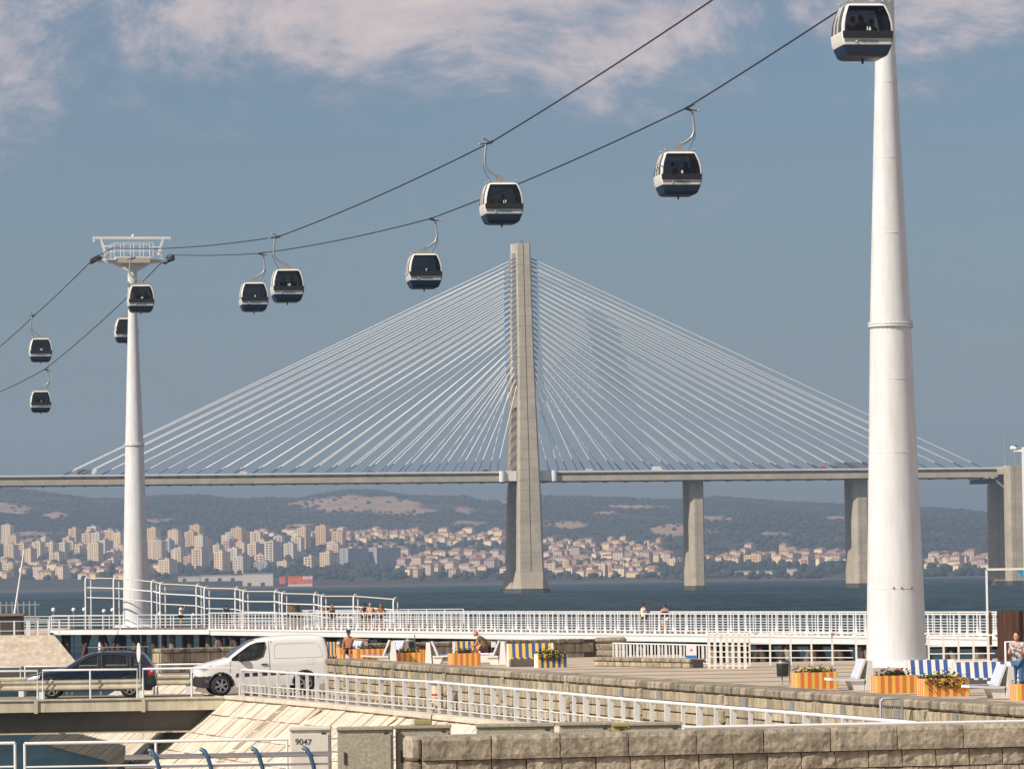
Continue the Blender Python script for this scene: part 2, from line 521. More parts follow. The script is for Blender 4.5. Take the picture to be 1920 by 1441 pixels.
while len(pts) < 42000:
    Y = rnd.uniform(5900, 8420); X = rnd.uniform(-0.128, 0.128) * Y
    z = terr(X, Y)
    px, py = proj((X, Y, z))
    dens = 0.5 + noise.noise(Vector((X * 0.004, Y * 0.003, 9))) * 0.9
    if Y > 8150: dens = 1
    if rnd.random() > dens or rnd.random() < bare_at(px, py) * 0.97: continue
    if Y < 6500 and rnd.random() < 0.55: continue
    s = rnd.uniform(1.6, 3.6)
    pts.append((X, Y, z + s * 0.4, s * rnd.uniform(.9, 1.5), s * rnd.uniform(.9, 1.4), s * rnd.uniform(.6, 1.05)))
tag(blob_forest('hill_forest', pts, FOREST), 'dark green woods covering the hills behind the far city', 'forest', kind='stuff')

# ------------------------------------------------------------------ far city
def yfind(px, py):
    # depth at which the far ground is seen at this picture height
    Y = 4700
    while Y < 7400:
        X = (px - CX) / F * Y
        if proj((X, Y, terr(X, Y)))[1] <= py: break
        Y += 15
    return Y
ROOFT = mat('clay_roof', (0.27, 0.15, 0.10), 0.9, orand=0.4)
WINF = mat('far_window', (0.045, 0.048, 0.055), 0.35, orand=0.3)
FLAT = mat('flat_roof', (0.36, 0.31, 0.27), 0.9, orand=0.3)
HOUSEC = [mat('house_cream', (0.68, 0.53, 0.34), 0.9, orand=0.25), mat('house_white', (0.68, 0.56, 0.41), 0.9, orand=0.2),
          mat('house_pink', (0.58, 0.44, 0.36), 0.9, orand=0.25), mat('house_ochre', (0.62, 0.45, 0.24), 0.9, orand=0.25)]
CITY_ROT = math.radians(-34)
BLOCK_MESH = {}
def block_meshes(w_, d_, nst, style):
    key = (round(w_ / 4), round(d_ / 4), nst, style)
    if key in BLOCK_MESH: return BLOCK_MESH[key]
    h = nst * 3.0
    wl = MB(); wn = MB(); rf = MB()
    # front and side facades of storey bands with real openings set back between slabs and piers
    wl.b2(-w_ / 2 + .5, w_ / 2 - .5, -d_ / 2 + .5, d_ / 2 - .5, 0, h)
    for s in range(nst + 1):
        z = s * 3.0
        wl.b2(-w_ / 2, w_ / 2, -d_ / 2, d_ / 2, z - .55 if s else -3, z + (.75 if s < nst else .9))
    nb = max(2, int(w_ / (3.4 if style else 4.6))); nd = max(2, int(d_ / 4.2))
    for i in range(nb + 1):
        x = -w_ / 2 + w_ * i / nb
        for y in (-d_ / 2, d_ / 2):
            pw = 1.5 if (i + style) % 3 else 2.4
            wl.box((min(max(x, -w_ / 2 + pw / 2), w_ / 2 - pw / 2), y + (.28 if y < 0 else -.28), h / 2), (pw, .52, h))
    for i in range(nd + 1):
        y = -d_ / 2 + d_ * i / nd
        for x in (-w_ / 2, w_ / 2):
            pw = 2.0 if i % 2 else 2.8
            wl.box((x + (.28 if x < 0 else -.28), min(max(y, -d_ / 2 + pw / 2), d_ / 2 - pw / 2), h / 2), (.52, pw, h))
    wn.b2(-w_ / 2 + .45, w_ / 2 - .45, -d_ / 2 + .45, d_ / 2 - .45, .5, h - .4)
    rf.b2(-w_ / 2 + .6, w_ / 2 - .6, -d_ / 2 + .6, d_ / 2 - .6, h + .9, h + 1.15)
    rf.b2(-w_ * .18, w_ * .14, -d_ * .2, d_ * .25, h + 1.15, h + 3.6)
    rf.b2(w_ * .22, w_ * .34, -d_ * .3, d_ * .05, h + 1.15, h + 2.8)
    BLOCK_MESH[key] = (wl, wn, rf)
    return BLOCK_MESH[key]
BLKC = {'cream': mat('block_cream', (0.70, 0.53, 0.33), 0.9, orand=0.15), 'white': mat('block_white', (0.68, 0.57, 0.43), 0.9, orand=0.12),
        'pink': mat('block_pink', (0.58, 0.34, 0.25), 0.9, orand=0.15), 'orange': mat('block_apricot', (0.68, 0.44, 0.23), 0.9, orand=0.1),
        'teal': mat('block_pale_green', (0.52, 0.58, 0.52), 0.9, orand=0.1), 'grey': mat('block_grey', (0.34, 0.34, 0.34), 0.9, orand=0.1)}
BLOCKS = [(27, 60, 1018, 1046, 'cream'), (47, 70, 1029, 1066, 'cream'), (78, 95, 1006, 1030, 'white'), (87, 110, 1015, 1040, 'cream'), (112, 132, 1014, 1040, 'white'),
          (93, 125, 1036, 1056, 'cream'), (162, 183, 993, 1030, 'orange'), (184, 201, 995, 1026, 'pink'), (213, 231, 992, 1020, 'pink'), (140, 162, 1024, 1042, 'cream'),
          (165, 183, 1023, 1058, 'cream'), (185, 213, 1012, 1042, 'white'), (213, 230, 1030, 1052, 'cream'), (203, 222, 1044, 1062, 'white'),
          (287, 306, 1010, 1038, 'teal'), (307, 327, 1012, 1040, 'teal'), (325, 348, 1003, 1030, 'cream'), (370, 398, 1008, 1034, 'orange'), (418, 445, 1012, 1036, 'pink'),
          (298, 333, 1047, 1075, 'cream'), (327, 355, 1027, 1060, 'cream'), (360, 395, 1028, 1068, 'cream'), (402, 433, 1033, 1075, 'cream'), (437, 470, 1042, 1074, 'white'),
          (465, 497, 1017, 1048, 'cream'), (497, 528, 1011, 1062, 'white'), (477, 515, 1052, 1069, 'grey'), (520, 553, 1050, 1068, 'cream'), (555, 575, 1034, 1050, 'white'),
          (600, 636, 1033, 1065, 'cream'), (638, 692, 1027, 1062, 'grey'), (692, 752, 1026, 1060, 'grey'), (763, 779, 1044, 1058, 'orange'), (270, 286, 1060, 1076, 'pink'),
          (2, 24, 1040, 1058, 'cream'), (5, 40, 1060, 1072, 'cream'), (130, 165, 1052, 1066, 'grey'), (1027, 1055, 1054, 1073, 'cream'), (1056, 1072, 1050, 1072, 'orange'), (1125, 1136, 1057, 1080, 'cream'),
          (1138, 1149, 1056, 1080, 'pink'), (1170, 1184, 1054, 1074, 'cream'), (1255, 1275, 1046, 1064, 'cream'), (1395, 1440, 1044, 1056, 'orange'), (1500, 1530, 1046, 1064, 'pink'), (1742, 1756, 1044, 1062, 'cream'),
          (570, 600, 1044, 1064, 'cream'), (540, 566, 1020, 1034, 'cream'), (345, 372, 1040, 1062, 'pink'), (400, 420, 1020, 1040, 'white')]
CN = {'cream': 'cream', 'white': 'whitish', 'pink': 'reddish pink', 'orange': 'apricot', 'teal': 'pale green', 'grey': 'dark grey'}
ordn = ['first', 'second', 'third', 'fourth', 'fifth', 'sixth', 'seventh', 'eighth', 'ninth', 'tenth', 'eleventh', 'twelfth', 'thirteenth', 'fourteenth', 'fifteenth', 'sixteenth', 'seventeenth', 'eighteenth', 'nineteenth', 'twentieth', 'twenty-first', 'twenty-second', 'twenty-third', 'twenty-fourth']
cnt = {}
rnd = random.Random(21)
FOOT = []
for i, (x0, x1, yt, yb, cc) in enumerate(sorted(BLOCKS)):
    px = (x0 + x1) / 2
    Y = yfind(px, yb) + 10
    s = F / Y
    W = (x1 - x0) / s
    p = pz(px, Y, 0); p.z = terr(p.x, Y)
    ztop = at(px, yt, Y).z
    nst = max(3, round((ztop - p.z - 2) / 3.0))
    rot = CITY_ROT + rnd.uniform(-.12, .12)
    if cc == 'grey' and W > 30:
        rot = math.radians(50); d_ = 14.0; w_ = (W - d_ * math.sin(rot)) / math.cos(rot)
    else:
        d_ = min(17.0, W * 0.80); w_ = max(8, (W - d_ * abs(math.sin(rot))) / math.cos(rot))
    wl, wn, rf = block_meshes(w_, d_, nst, i % 2)
    cnt[cc] = cnt.get(cc, 0) + 1
    side = 'left of the near slim mast' if px < 230 else 'between the two cable car masts'
    lab = '%s %s apartment block from the left in the far city' % (ordn[cnt[cc] - 1], CN[cc])
    r_ = empty('apartment_block', p, lab, 'apartment block', 'apartment blocks of the far city', rot)
    if isinstance(wl, MB):
        wl = wl.mesh('wall', BLKC[cc]); wn = wn.mesh('window_rows', WINF); rf = rf.mesh('roof', FLAT)
        k = (round(w_ / 4), round(d_ / 4), nst, i % 2); del BLOCK_MESH[k]
    link('wall', wl, r_); link('roof', rf, r_)
    tag(link('window_rows', wn, r_), kind='stuff')
    FOOT.append((p.x, Y, max(w_, d_) * .6))

rnd = random.Random(404)
FILL = []
for (x0, x1, y0, y1, n_) in ((0, 228, 1018, 1062, 26), (285, 640, 1022, 1064, 40)):
    for k in range(n_):
        px = rnd.uniform(x0, x1); yb = rnd.uniform(y0, y1); Y = yfind(px, yb) + 6
        p = pz(px, Y, 0); p.z = terr(p.x, Y)
        if any(abs(p.x - fx) < fr + 6 and abs(Y - fy) < fr + 6 for fx, fy, fr in FOOT): continue
        j = rnd.randrange(4)
        nst = (4, 5, 7, 9)[j]
        if j not in [f[0] for f in FILL]:
            wl, wn, rf = block_meshes(13 + j, 10, nst, j % 2)
            FILL.append((j, {c: MB.mesh(wl, 'wall', BLKC[c]) for c in ('cream', 'white', 'orange')}, wn.mesh('window_rows', WINF), rf.mesh('roof', FLAT)))
        fl = [f for f in FILL if f[0] == j][0]; c = rnd.choice(('cream', 'cream', 'white', 'orange'))
        r_ = empty('apartment_block', p, '@ %s-storey %s block from the left, %s' % ({4: 'four', 5: 'five', 7: 'seven', 9: 'nine'}[nst], CN[c], 'left of the slim mast' if px < 240 else 'right of the slim mast'), 'apartment block', 'mid-rise blocks of the far city', CITY_ROT + rnd.uniform(-.2, .2))
        link('wall', fl[1][c], r_); link('roof', fl[3], r_); tag(link('window_rows', fl[2], r_), kind='stuff')
        FOOT.append((p.x, Y, 7))

# houses: gabled prototypes
def house_proto(w_, d_, st, c):
    h = st * 2.9
    wl = MB(); rf = MB(); wn = MB()
    wl.b2(-w_ / 2, w_ / 2, -d_ / 2, d_ / 2, -4, h)
    o = .5
    rf.add([(-w_ / 2 - o, -d_ / 2 - o, h), (w_ / 2 + o, -d_ / 2 - o, h), (w_ / 2 + o, d_ / 2 + o, h), (-w_ / 2 - o, d_ / 2 + o, h), (-w_ / 2 + d_ * .35, 0, h + d_ * .26), (w_ / 2 - d_ * .35, 0, h + d_ * .26)],
           [(0, 1, 5, 4), (1, 2, 5), (2, 3, 4, 5), (3, 0, 4), (3, 2, 1, 0)])
    for s in range(st):
        for x in (-w_ * .3, 0, w_ * .3):
            wn.b2(x - .6, x + .6, -d_ / 2 - .06, -d_ / 2 + .02, s * 2.9 + .9, s * 2.9 + 2.1)
        for y in (-d_ * .25, d_ * .25):
            wn.b2(-w_ / 2 - .06, -w_ / 2 + .02, y - .55, y + .55, s * 2.9 + .9, s * 2.9 + 2.1)
    return wl.mesh('wall', c), rf.mesh('roof', ROOFT), wn.mesh('window_rows', WINF)
HP = [house_proto(*a, HOUSEC[k % 4]) for k, a in enumerate([(8, 6.5, 2), (11, 8, 3), (14, 8, 4), (7, 6, 1), (17, 8, 3), (9, 7, 2), (12, 9, 5), (8, 7, 3)])]
BANDS = [(640, 800, 1000, 1016, 34, 'on the wooded slope above the grey slab blocks'), (800, 950, 1002, 1022, 26, 'on the slope left of the bridge pylon'),
         (755, 955, 1042, 1082, 52, 'low on the shore left of the bridge pylon'), (1020, 1240, 1018, 1050, 44, 'on the slope right of the bridge pylon'),
         (1018, 1240, 1048, 1082, 44, 'low on the shore right of the bridge pylon'), (1240, 1620, 1040, 1062, 40, 'in the far strip between the two bridge piers'),
         (1735, 1860, 1046, 1070, 26, 'beside the rightmost bridge pier'), (0, 300, 1058, 1086, 34, 'low on the shore at the left edge'),
         (490, 640, 1000, 1012, 14, 'on the slope above the tall left blocks')]
placed = 0
rnd = random.Random(77)
extra = []
for (x0, x1, y0, y1, n_, where) in BANDS:
    k = 0; tries = 0
    while k < n_ * 1.7 and tries < n_ * 12:
        tries += 1
        px = rnd.uniform(x0, x1); py = rnd.uniform(y0, y1)
        Y = yfind(px, py)
        p = pz(px, Y, 0); p.z = terr(p.x, Y)
        if any(abs(p.x - fx) < fr + 5 and abs(Y - fy) < fr + 8 for fx, fy, fr in FOOT): continue
        FOOT.append((p.x, Y, 5))
        k += 1
        j = rnd.randrange(8) if py > 1030 else rnd.choice((0, 3, 5, 0, 7))
        wl, rf, wn = HP[j]
        if k <= n_ and placed < 296:
            placed += 1
            cname = ['cream', 'whitish', 'pinkish', 'ochre'][j % 4]
            h_ = empty('house', p, '@ %s %s house from the left, %s' % (('low', 'small')[j % 2] if j in (0, 3, 5) else 'tall', cname, where), 'house', 'houses across the river %s, %s' % (where, cname), CITY_ROT + rnd.choice((0, 0, 1.57)) + rnd.uniform(-.3, .3))
            link('wall', wl, h_); link('roof', rf, h_); tag(link('window_rows', wn, h_), kind='stuff')
        else:
            extra.append((p, j))
ex = MB()
for p, j in extra:
    w_, d_, h = rnd.choice((8, 11, 15)), 8, rnd.choice((5, 6, 9))
    rz = CITY_ROT + rnd.uniform(-.4, .4)
    ex.k = rnd.randrange(4)
    ex.box((p.x, p.y, p.z + h / 2 - 2), (w_, d_, h + 4), rz)
    ex.k = 4
    ca, sa = math.cos(rz), math.sin(rz)
    q = lambda x, y, z: (p.x + x * ca - y * sa, p.y + x * sa + y * ca, p.z + z)
    ex.add([q(-w_ / 2 - .4, -d_ / 2 - .4, h), q(w_ / 2 + .4, -d_ / 2 - .4, h), q(w_ / 2 + .4, d_ / 2 + .4, h), q(-w_ / 2 - .4, d_ / 2 + .4, h), q(-w_ / 2 + 2.5, 0, h + 2), q(w_ / 2 - 2.5, 0, h + 2)],
           [(0, 1, 5, 4), (1, 2, 5), (2, 3, 4, 5), (3, 0, 4)])
tag(ex.build('more_houses', HOUSEC + [ROOFT]), 'crowded smaller houses filling the gaps of the far shore', 'houses', kind='stuff')

# number the look-alikes of each kind from the left
same = {}
for o in col.objects:
    lb_ = o.get('label', '')
    if lb_.startswith('@'): same.setdefault(lb_, []).append(o)
for lb_, os_ in same.items():
    os_.sort(key=lambda o: proj(o.location)[0])
    for k, o in enumerate(os_):
        o['label'] = lb_.replace('@ ', ordn[min(k, 23)] + ' ') if len(os_) > 1 else lb_.replace('@ ', '').replace(' from the left,', ' standing')
# warehouses and the orange depot on the shore
def shed(px0, px1, yt, yb, m, label, name='warehouse', rot=0.0, roofm=None):
    Y = yfind((px0 + px1) / 2, yb)
    a = pz(px0, Y, 0); b = pz(px1, Y, 0)
    z = terr(a.x, Y); zt = at((px0 + px1) / 2, yt, Y).z
    r_ = empty(name, ((a.x + b.x) / 2, Y, z), label, 'warehouse')
    W = b.x - a.x; h = max(3, zt - z)
    wl = MB(); wl.b2(-W / 2, W / 2, 0, 22, -2, h - .8); wl.build('wall', m, r_)
    rf = MB(); rf.b2(-W / 2 - .4, W / 2 + .4, -.4, 22.4, h - .8, h); rf.build('roof', roofm or FLAT, r_)
    for k in range(max(1, int(W / 14))):
        d = MB(); x = -W / 2 + 7 + k * 14
        if x + 2 < W / 2: d.b2(x - 2, x + 2, -.1, .05, 0, min(3.4, h * .55)); d.build('door', WINF, r_)
    return r_, W, h
GREYW = mat('shed_grey', (0.55, 0.50, 0.43), 0.8, orand=0.1)
shed(334, 375, 1079, 1090, GREYW, 'pale low shed beside the slim left mast on the far shore')
shed(376, 470, 1077, 1089, GREYW, 'long pale shed with dark doors in front of the left apartment blocks')
shed(455, 512, 1074, 1098, GREYW, 'taller grey shed just left of the orange depot')
ORANGE = mat('depot_orange', (0.62, 0.13, 0.03), 0.6)
r_, W, h = shed(540, 586, 1079, 1099, ORANGE, 'bright orange depot with a white sign on the far shore', roofm=ORANGE)
sg = MB(); sg.b2(W * .12, W * .5, -.35, -.1, h * .68, h * 1.0); sg = sg.build('sign', mat('sign_white', (0.8, 0.8, 0.8), 0.5), r_)
tx = link('lettering', text_mesh('FedEx', h * .26, mat('sign_purple', (0.12, 0.05, 0.25), 0.5)), sg, (W * .31, -.42, h * .83)); tx.rotation_euler = (math.pi / 2, 0, 0)
b_ = MB(); b_.b2(-W / 2 + .2, W / 2 - .2, -.2, 0, 0, h * .22); b_.build('plinth', GREYW, r_)
shed(524, 535, 1080, 1094, ORANGE, 'small orange unit left of the orange depot', roofm=ORANGE)
shed(1190, 1245, 1072, 1081, GREYW, 'low tan shed right of the bridge pylon on the shore')
shed(1345, 1500, 1069, 1077, GREYW, 'very long pale shed between the two bridge piers')
shed(1478, 1494, 1065, 1078, GREYW, 'short tan shed at the end of the very long pale shed')

pts = []
rnd = random.Random(8)
for k in range(4000):
    px = rnd.uniform(-20, 1940)
    py = rnd.triangular(1012, 1090, 1060)
    Y = yfind(px, py); X = (px - CX) / F * Y
    if any(abs(X - fx) < fr + 2 and -26 < Y - fy < fr for fx, fy, fr in FOOT[:60]) and rnd.random() < .8: continue
    s = rnd.uniform(2.0, 5.0)
    pts.append((X, Y, terr(X, Y) + s * .6, s * rnd.uniform(.8, 1.5), s, s * rnd.uniform(.7, 1.2)))
tag(blob_forest('shore_trees', pts, FOREST), 'dark trees between the houses along the far shore', 'trees', kind='stuff')

# ------------------------------------------------------------------ cable-stayed bridge
TH = math.radians(7.0)
BP = pz(985, 2000, 0)
ux, uy = math.cos(TH), math.sin(TH)
def bxy(s, t, z):   # s along the deck (right), t across it (away from the camera)
    return Vector((BP.x + s * ux - t * uy, BP.y + s * uy + t * ux, z))
def deck_z(s): return 51.5 - s * 0.0042
bridge = empty('cable_stayed_bridge', bxy(0, 0, 0), 'long concrete cable-stayed bridge with white stays across the river', 'bridge')
INV = Matrix.Translation(-bxy(0, 0, 0))
class BB(MB):
    def bbuild(s, name, m, parent=bridge):
        o = s.build(name, m, parent)
        if parent is bridge: o.matrix_parent_inverse = INV
        else: o.matrix_parent_inverse = Matrix.Identity(4)
        return o
def deck_section(mbx, prof, s0, s1, step=30.0):
    ss = [s0 + (s1 - s0) * i / max(1, round((s1 - s0) / step)) for i in range(max(1, round((s1 - s0) / step)) + 1)]
    mbx.loft([[bxy(s, t, deck_z(s) + z) for t, z in prof] for s in ss], True)
S0, S1 = -300, 205
d = BB(); deck_section(d, [(-14.4, -1.5), (-14.4, -.15), (14.4, -.15), (14.4, -1.5)], S0, S1); d.bbuild('deck', mat('deck_shade', (0.07, 0.068, 0.062), 0.9))  # shade of the gap below the parapet is put into the slab colour
for t in (-14.7, 14.7):
    d = BB(); deck_section(d, [(t - .75, -3.75), (t - .75, -1.45), (t + .75, -1.45), (t + .75, -3.75)], S0, S1); d.bbuild('edge_beam', CONC)
s = S0 + 4
cbm = BB()
while s < S1:
    d = BB(); a = [(-14.2, -4.05), (14.2, -4.05), (14.2, -2.6), (-14.2, -2.6)]
    d.loft([[bxy(s + e, t, deck_z(s) + z) for t, z in a] for e in (-.5, .5)], True); d.bbuild('cross_beam', CONC); s += 9.0
for t in (-15.45, 15.45):
    d = BB(); deck_section(d, [(t - .1, -.12), (t - .1, .55), (t + .1, .55), (t + .1, -.12)], S0, 330); d.bbuild('parapet', mat('parapet_pale', (0.62, 0.6, 0.55), 0.7))
# approach viaduct beyond the anchor pier
d = BB(); deck_section(d, [(-14, -3.6), (-15.4, -.9), (-15.4, -.2), (15.4, -.2), (15.4, -.9), (14, -3.6)], 216, 330); d.bbuild('approach_deck', CONC)

def leg_rings(tab):
    # tab rows: z, s centre, half width along, t centre, half depth
    rs = []
    for z, sc_, hw, tcn, hd in tab:
        c = min(1.0, hw * .16)
        rs.append([bxy(sc_ + x, tcn + y, z) for x, y in ((-hw, -hd + c), (-hw + c, -hd), (-.22, -hd), (-.2, -hd + .45), (.2, -hd + .45), (.22, -hd), (hw - c, -hd), (hw, -hd + c), (hw, hd), (-hw, hd))])
    return rs
def pylon(sgn):
    b_ = BB()
    b_.loft(leg_rings([(9.0, 0, 5.6, 18 * sgn, 4.0), (30, 0, 5.2, 17.6 * sgn, 3.6), (50, 0, 4.7, 17.3 * sgn, 3.3), (75, 0, 4.0, 15.2 * sgn, 3.0), (100, 0, 3.5, 13.0 * sgn, 2.7), (150 if sgn < 0 else 147, 0, 3.05, 9.2 * sgn, 2.4)]), True)
    o = b_.bbuild('pylon_leg', CONC)
    # formwork joints as thin recess-like bands standing slightly proud
    j = BB(); z = 13.0
    while z < 146:
        hw = interp([(9, 5.6), (30, 5.2), (50, 4.7), (75, 4.0), (100, 3.5), (150, 3.05)], z); tcn = interp([(9, 18), (30, 17.6), (50, 17.3), (75, 15.2), (100, 13), (150, 9.2)], z) * sgn
        hd = interp([(9, 4.0), (30, 3.6), (50, 3.3), (75, 3.0), (100, 2.7), (150, 2.4)], z)
        for sx in (-1, 1):
            j.box(bxy(sx * (hw * .47 + .14), tcn - hd + .02, z), (hw * .86, .09, .14), TH)
        z += 4.4
    tag(j.bbuild('formwork_joints', mat('joint_dark', (0.24, 0.22, 0.18), 0.9), o), kind='stuff')
    f_ = BB()
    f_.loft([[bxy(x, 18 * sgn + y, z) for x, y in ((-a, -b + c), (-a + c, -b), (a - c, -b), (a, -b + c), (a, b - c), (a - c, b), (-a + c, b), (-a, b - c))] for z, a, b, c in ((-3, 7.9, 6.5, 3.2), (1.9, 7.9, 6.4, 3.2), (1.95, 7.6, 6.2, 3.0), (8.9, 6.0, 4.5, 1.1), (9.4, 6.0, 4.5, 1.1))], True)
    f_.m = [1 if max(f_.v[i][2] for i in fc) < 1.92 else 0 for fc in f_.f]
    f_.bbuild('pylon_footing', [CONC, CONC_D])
pylon(-1); pylon(1)
d = BB(); d.loft([[bxy(sx * 2.6, t, z) for sx, z in ((-1, 80), (1, 80), (1, 85), (-1, 85))] for t in (-15, 15)], True); d.bbuild('cross_girder', CONC)
d = BB(); d.loft([[bxy(sx * 3.6, t, z) for sx, z in ((-1, 43.5), (1, 43.5), (1, 47), (-1, 47))] for t in (-15, 15)], True); d.bbuild('cross_girder', CONC)
PAN = mat('fairing_white', (0.66, 0.66, 0.64), 0.6)
for sg_ in (-1, 1):
    d = BB(); a, b = sorted((sg_ * 5.0, sg_ * 10.0)); deck_section(d, [(-16.0, -3.6), (-16.0, .7), (-15.7, .7), (-15.7, -3.6)], a, b, 5); d.bbuild('fairing_panel', PAN)
    p = bxy(sg_ * 11.2, -16.0, 0); d = BB(); d.lathe([(1.3, deck_z(0) - 3.9), (1.35, deck_z(0) - 1.5), (1.25, deck_z(0) + .7)], (p.x, p.y, 0), 20); d.bbuild('fairing_drum', PAN)
d = BB(); p = bxy(-1.2, 9.2, 0); d.box((p.x, p.y, 149.0), (3.2, 3.0, 4.0), TH); d.bbuild('service_cabin', PAN)
for x in (-.7, .1): 
    d = BB(); p = bxy(x, -9.2, 0); d.tube([(p.x, p.y, 149.9), (p.x, p.y, 151.4)], .16, 6); d.bbuild('beacon', DARK)
# stays
NC = 24
for side in (-1, 1):
    for pl in (-1, 1):
        for k in range(NC):
            u = k / (NC - 1)
            ztop = lerp(143.8, 92.0, u ** 1.12) + (0 if pl < 0 else -1.5)
            sdk = lerp(199, 13.5, u) * side
            tt = interp([(75, 15.2), (100, 13), (150, 9.2)], ztop) * pl
            hw = interp([(75, 4.0), (100, 3.5), (150, 3.05)], ztop)
            a = bxy(side * hw * .9, tt, ztop); b = bxy(sdk, 14.9 * pl, deck_z(sdk) + .1)
            c = BB(); c.tube([a, b], .19, 6); cb_ = c.bbuild('stay_cable', CABLE_W)
            L_ = (b - a).length; dr = (b - a) / L_
            c = BB(); c.tube([a, a + dr * 3.4], [.32, .24], 6); c.bbuild('cable_sleeve', SLEEVE, cb_); c = BB(); c.tube([b - dr * 6.0, b], [.2, .27], 6); c.bbuild('cable_sleeve', SLEEVE, cb_)
# side-span piers, each with two columns; the last one carries the deck joint
def pier(s_, hw, ztop, tt, label=None):
    for sgn in (-1, 1):
        b_ = BB(); hd = 3.2; c = 1.1
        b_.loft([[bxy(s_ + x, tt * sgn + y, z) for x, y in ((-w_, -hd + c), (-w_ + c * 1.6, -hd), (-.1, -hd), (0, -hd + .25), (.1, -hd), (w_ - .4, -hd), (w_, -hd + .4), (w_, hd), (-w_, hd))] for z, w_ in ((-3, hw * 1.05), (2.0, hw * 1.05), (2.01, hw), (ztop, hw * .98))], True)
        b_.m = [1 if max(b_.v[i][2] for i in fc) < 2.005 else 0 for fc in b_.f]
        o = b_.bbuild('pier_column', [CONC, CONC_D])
        j = BB(); z = 6.5
        while z < ztop - 1:
            j.box(bxy(s_ + .5, tt * sgn - hd + .02, z), (hw * 1.5, .08, .13), TH); z += 4.4
        tag(j.bbuild('formwork_joints', MATS['joint_dark'], o), kind='stuff')
    d_ = BB(); d_.loft([[bxy(s_ + x, t, z) for x, z in ((-hw * .8, ztop - 3.5), (hw * .8, ztop - 3.5), (hw * .8, ztop - .05), (-hw * .8, ztop - .05))] for t in (-tt + 3, tt - 3)], True); d_.bbuild('pier_cap', CONC)
for pxp, hw, dz in ((1301, 2.95, -3.8), (1609, 3.15, -3.8)):
    s_ = (pz(pxp, 2010, 20).x - BP.x) / ux
    pier(s_, hw, deck_z(s_) + dz, 7)
s_ = (pz(1885, 2028, 20).x - BP.x) / ux
pier(s_, 3.6, deck_z(s_) + 1.2, 16.4)
d = BB(); deck_section(d, [(-12, -6.2), (-12, -4.3), (12, -4.3), (12, -6.2)], s_ - 13, s_ - 6.5, 6); d.bbuild('maintenance_gantry', DARK)
for pxm in (1885, 1904):
    p = pz(pxm, 2030, 50); q = pz(pxm - 1, 2030, 67)
    d = BB(); d.tube([p, q], [.3, .16], 6); d.bbuild('light_mast', STEEL)

# vehicles and a sign gantry on the bridge, a few pixels each
def far_vehicle(px, L_, h, c, label, name='lorry', trailer=False):
    s_ = (pz(px, 1985, 52).x - BP.x) / ux
    r_ = empty(name, bxy(s_, -12.5, deck_z(s_) - .15), label, name, rz=TH)
    m_ = mat('veh_' + '_'.join('%d' % (x * 100) for x in c), c, 0.4)
    b_ = MB()
    if name == 'lorry':
        b_.b2(-L_ / 2, L_ / 2 - 2.6, -1.25, 1.25, 1.0, h); b_.build('box_body', m_, r_)
        b_ = MB(); b_.bevbox((L_ / 2 - 1.2, 0, 1.75), (2.2, 2.4, 2.5), .2); b_.build('cab', WHITE, r_)
    else:
        b_.loft([[(x, y, z) for x, z in ((-L_ / 2, .4), (L_ / 2, .4), (L_ / 2, .8), (L_ / 2 - 1, .95), (L_ / 2 - 1.8, h), (-L_ / 2 + .8, h), (-L_ / 2, .95))] for y in (-.85, .85)], True); b_.build('body', m_, r_)
    for x in (-L_ / 2 + 1, L_ / 2 - 1):
        for y in (-1.0, .8):
            b_ = MB(); b_.tube([(x, y, .38), (x, y + .25, .38)], .38, 12); b_.build('wheel', BLACK, r_)
far_vehicle(1543, 4.2, 1.9, (.5, .06, .05), 'small red van on the bridge deck left of the dark sign panel', 'van')
far_vehicle(1228, 5.6, 2.3, (.75, .75, .73), 'white van on the bridge deck left of the first right-hand pier', 'van')
far_vehicle(165, 8.5, 3.0, (.2, .22, .25), 'dark lorry on the bridge deck near the left end of the stays')
far_vehicle(455, 4.4, 1.7, (.7, .7, .7), 'pale car on the bridge deck right of the slim mast', 'car')
far_vehicle(690, 4.4, 1.6, (.16, .2, .26), 'dark car on the bridge deck left of the pylon', 'car')
far_vehicle(905, 4.4, 1.6, (.12, .14, .18), 'dark blue car on the bridge deck right beside the pylon', 'car')
far_vehicle(1100, 4.4, 1.6, (.6, .6, .6), 'silver car on the bridge deck just right of the pylon', 'car')
p0 = pz(1566, 2020, 52); p1 = pz(1626, 2020, 52)
sg = empty('sign_panel', (p0.x, p0.y, deck_z(135) - .15), 'long dark grey road sign panel standing on the bridge deck', 'sign')
W = p1.x - p0.x
d = MB(); d.b2(0, W, -.2, .2, 1.0, 3.8); d.build('panel', mat('sign_back', (0.16, 0.17, 0.18), 0.5), sg)
for x in (.3, W - .3):
    d = MB(); d.b2(x - .2, x + .2, .2, .5, 0, 4.0); d.build('post', STEEL, sg)
# ------------------------------------------------------------------ cable car
TBL = gz(256, 1175, 3.2); TBR = gz(1681.5, 1240, 3.2)
AX_K = (TBR.x - TBL.x) / (TBR.y - TBL.y)
LINE_RZ = -math.atan(AX_K)                      # yaw that turns local +y onto the rope line (away from the camera)
LDIR = Vector((math.sin(-LINE_RZ), math.cos(LINE_RZ), 0))
GAUGE = 2.75
def rope_pt(px, py, side):
    r = ray(px, py); q = r.x / r.y
    off = side * GAUGE / math.cos(LINE_RZ)
    Y = (TBL.x - TBL.y * AX_K + off) / (q - AX_K)
    return at(px, py, Y)

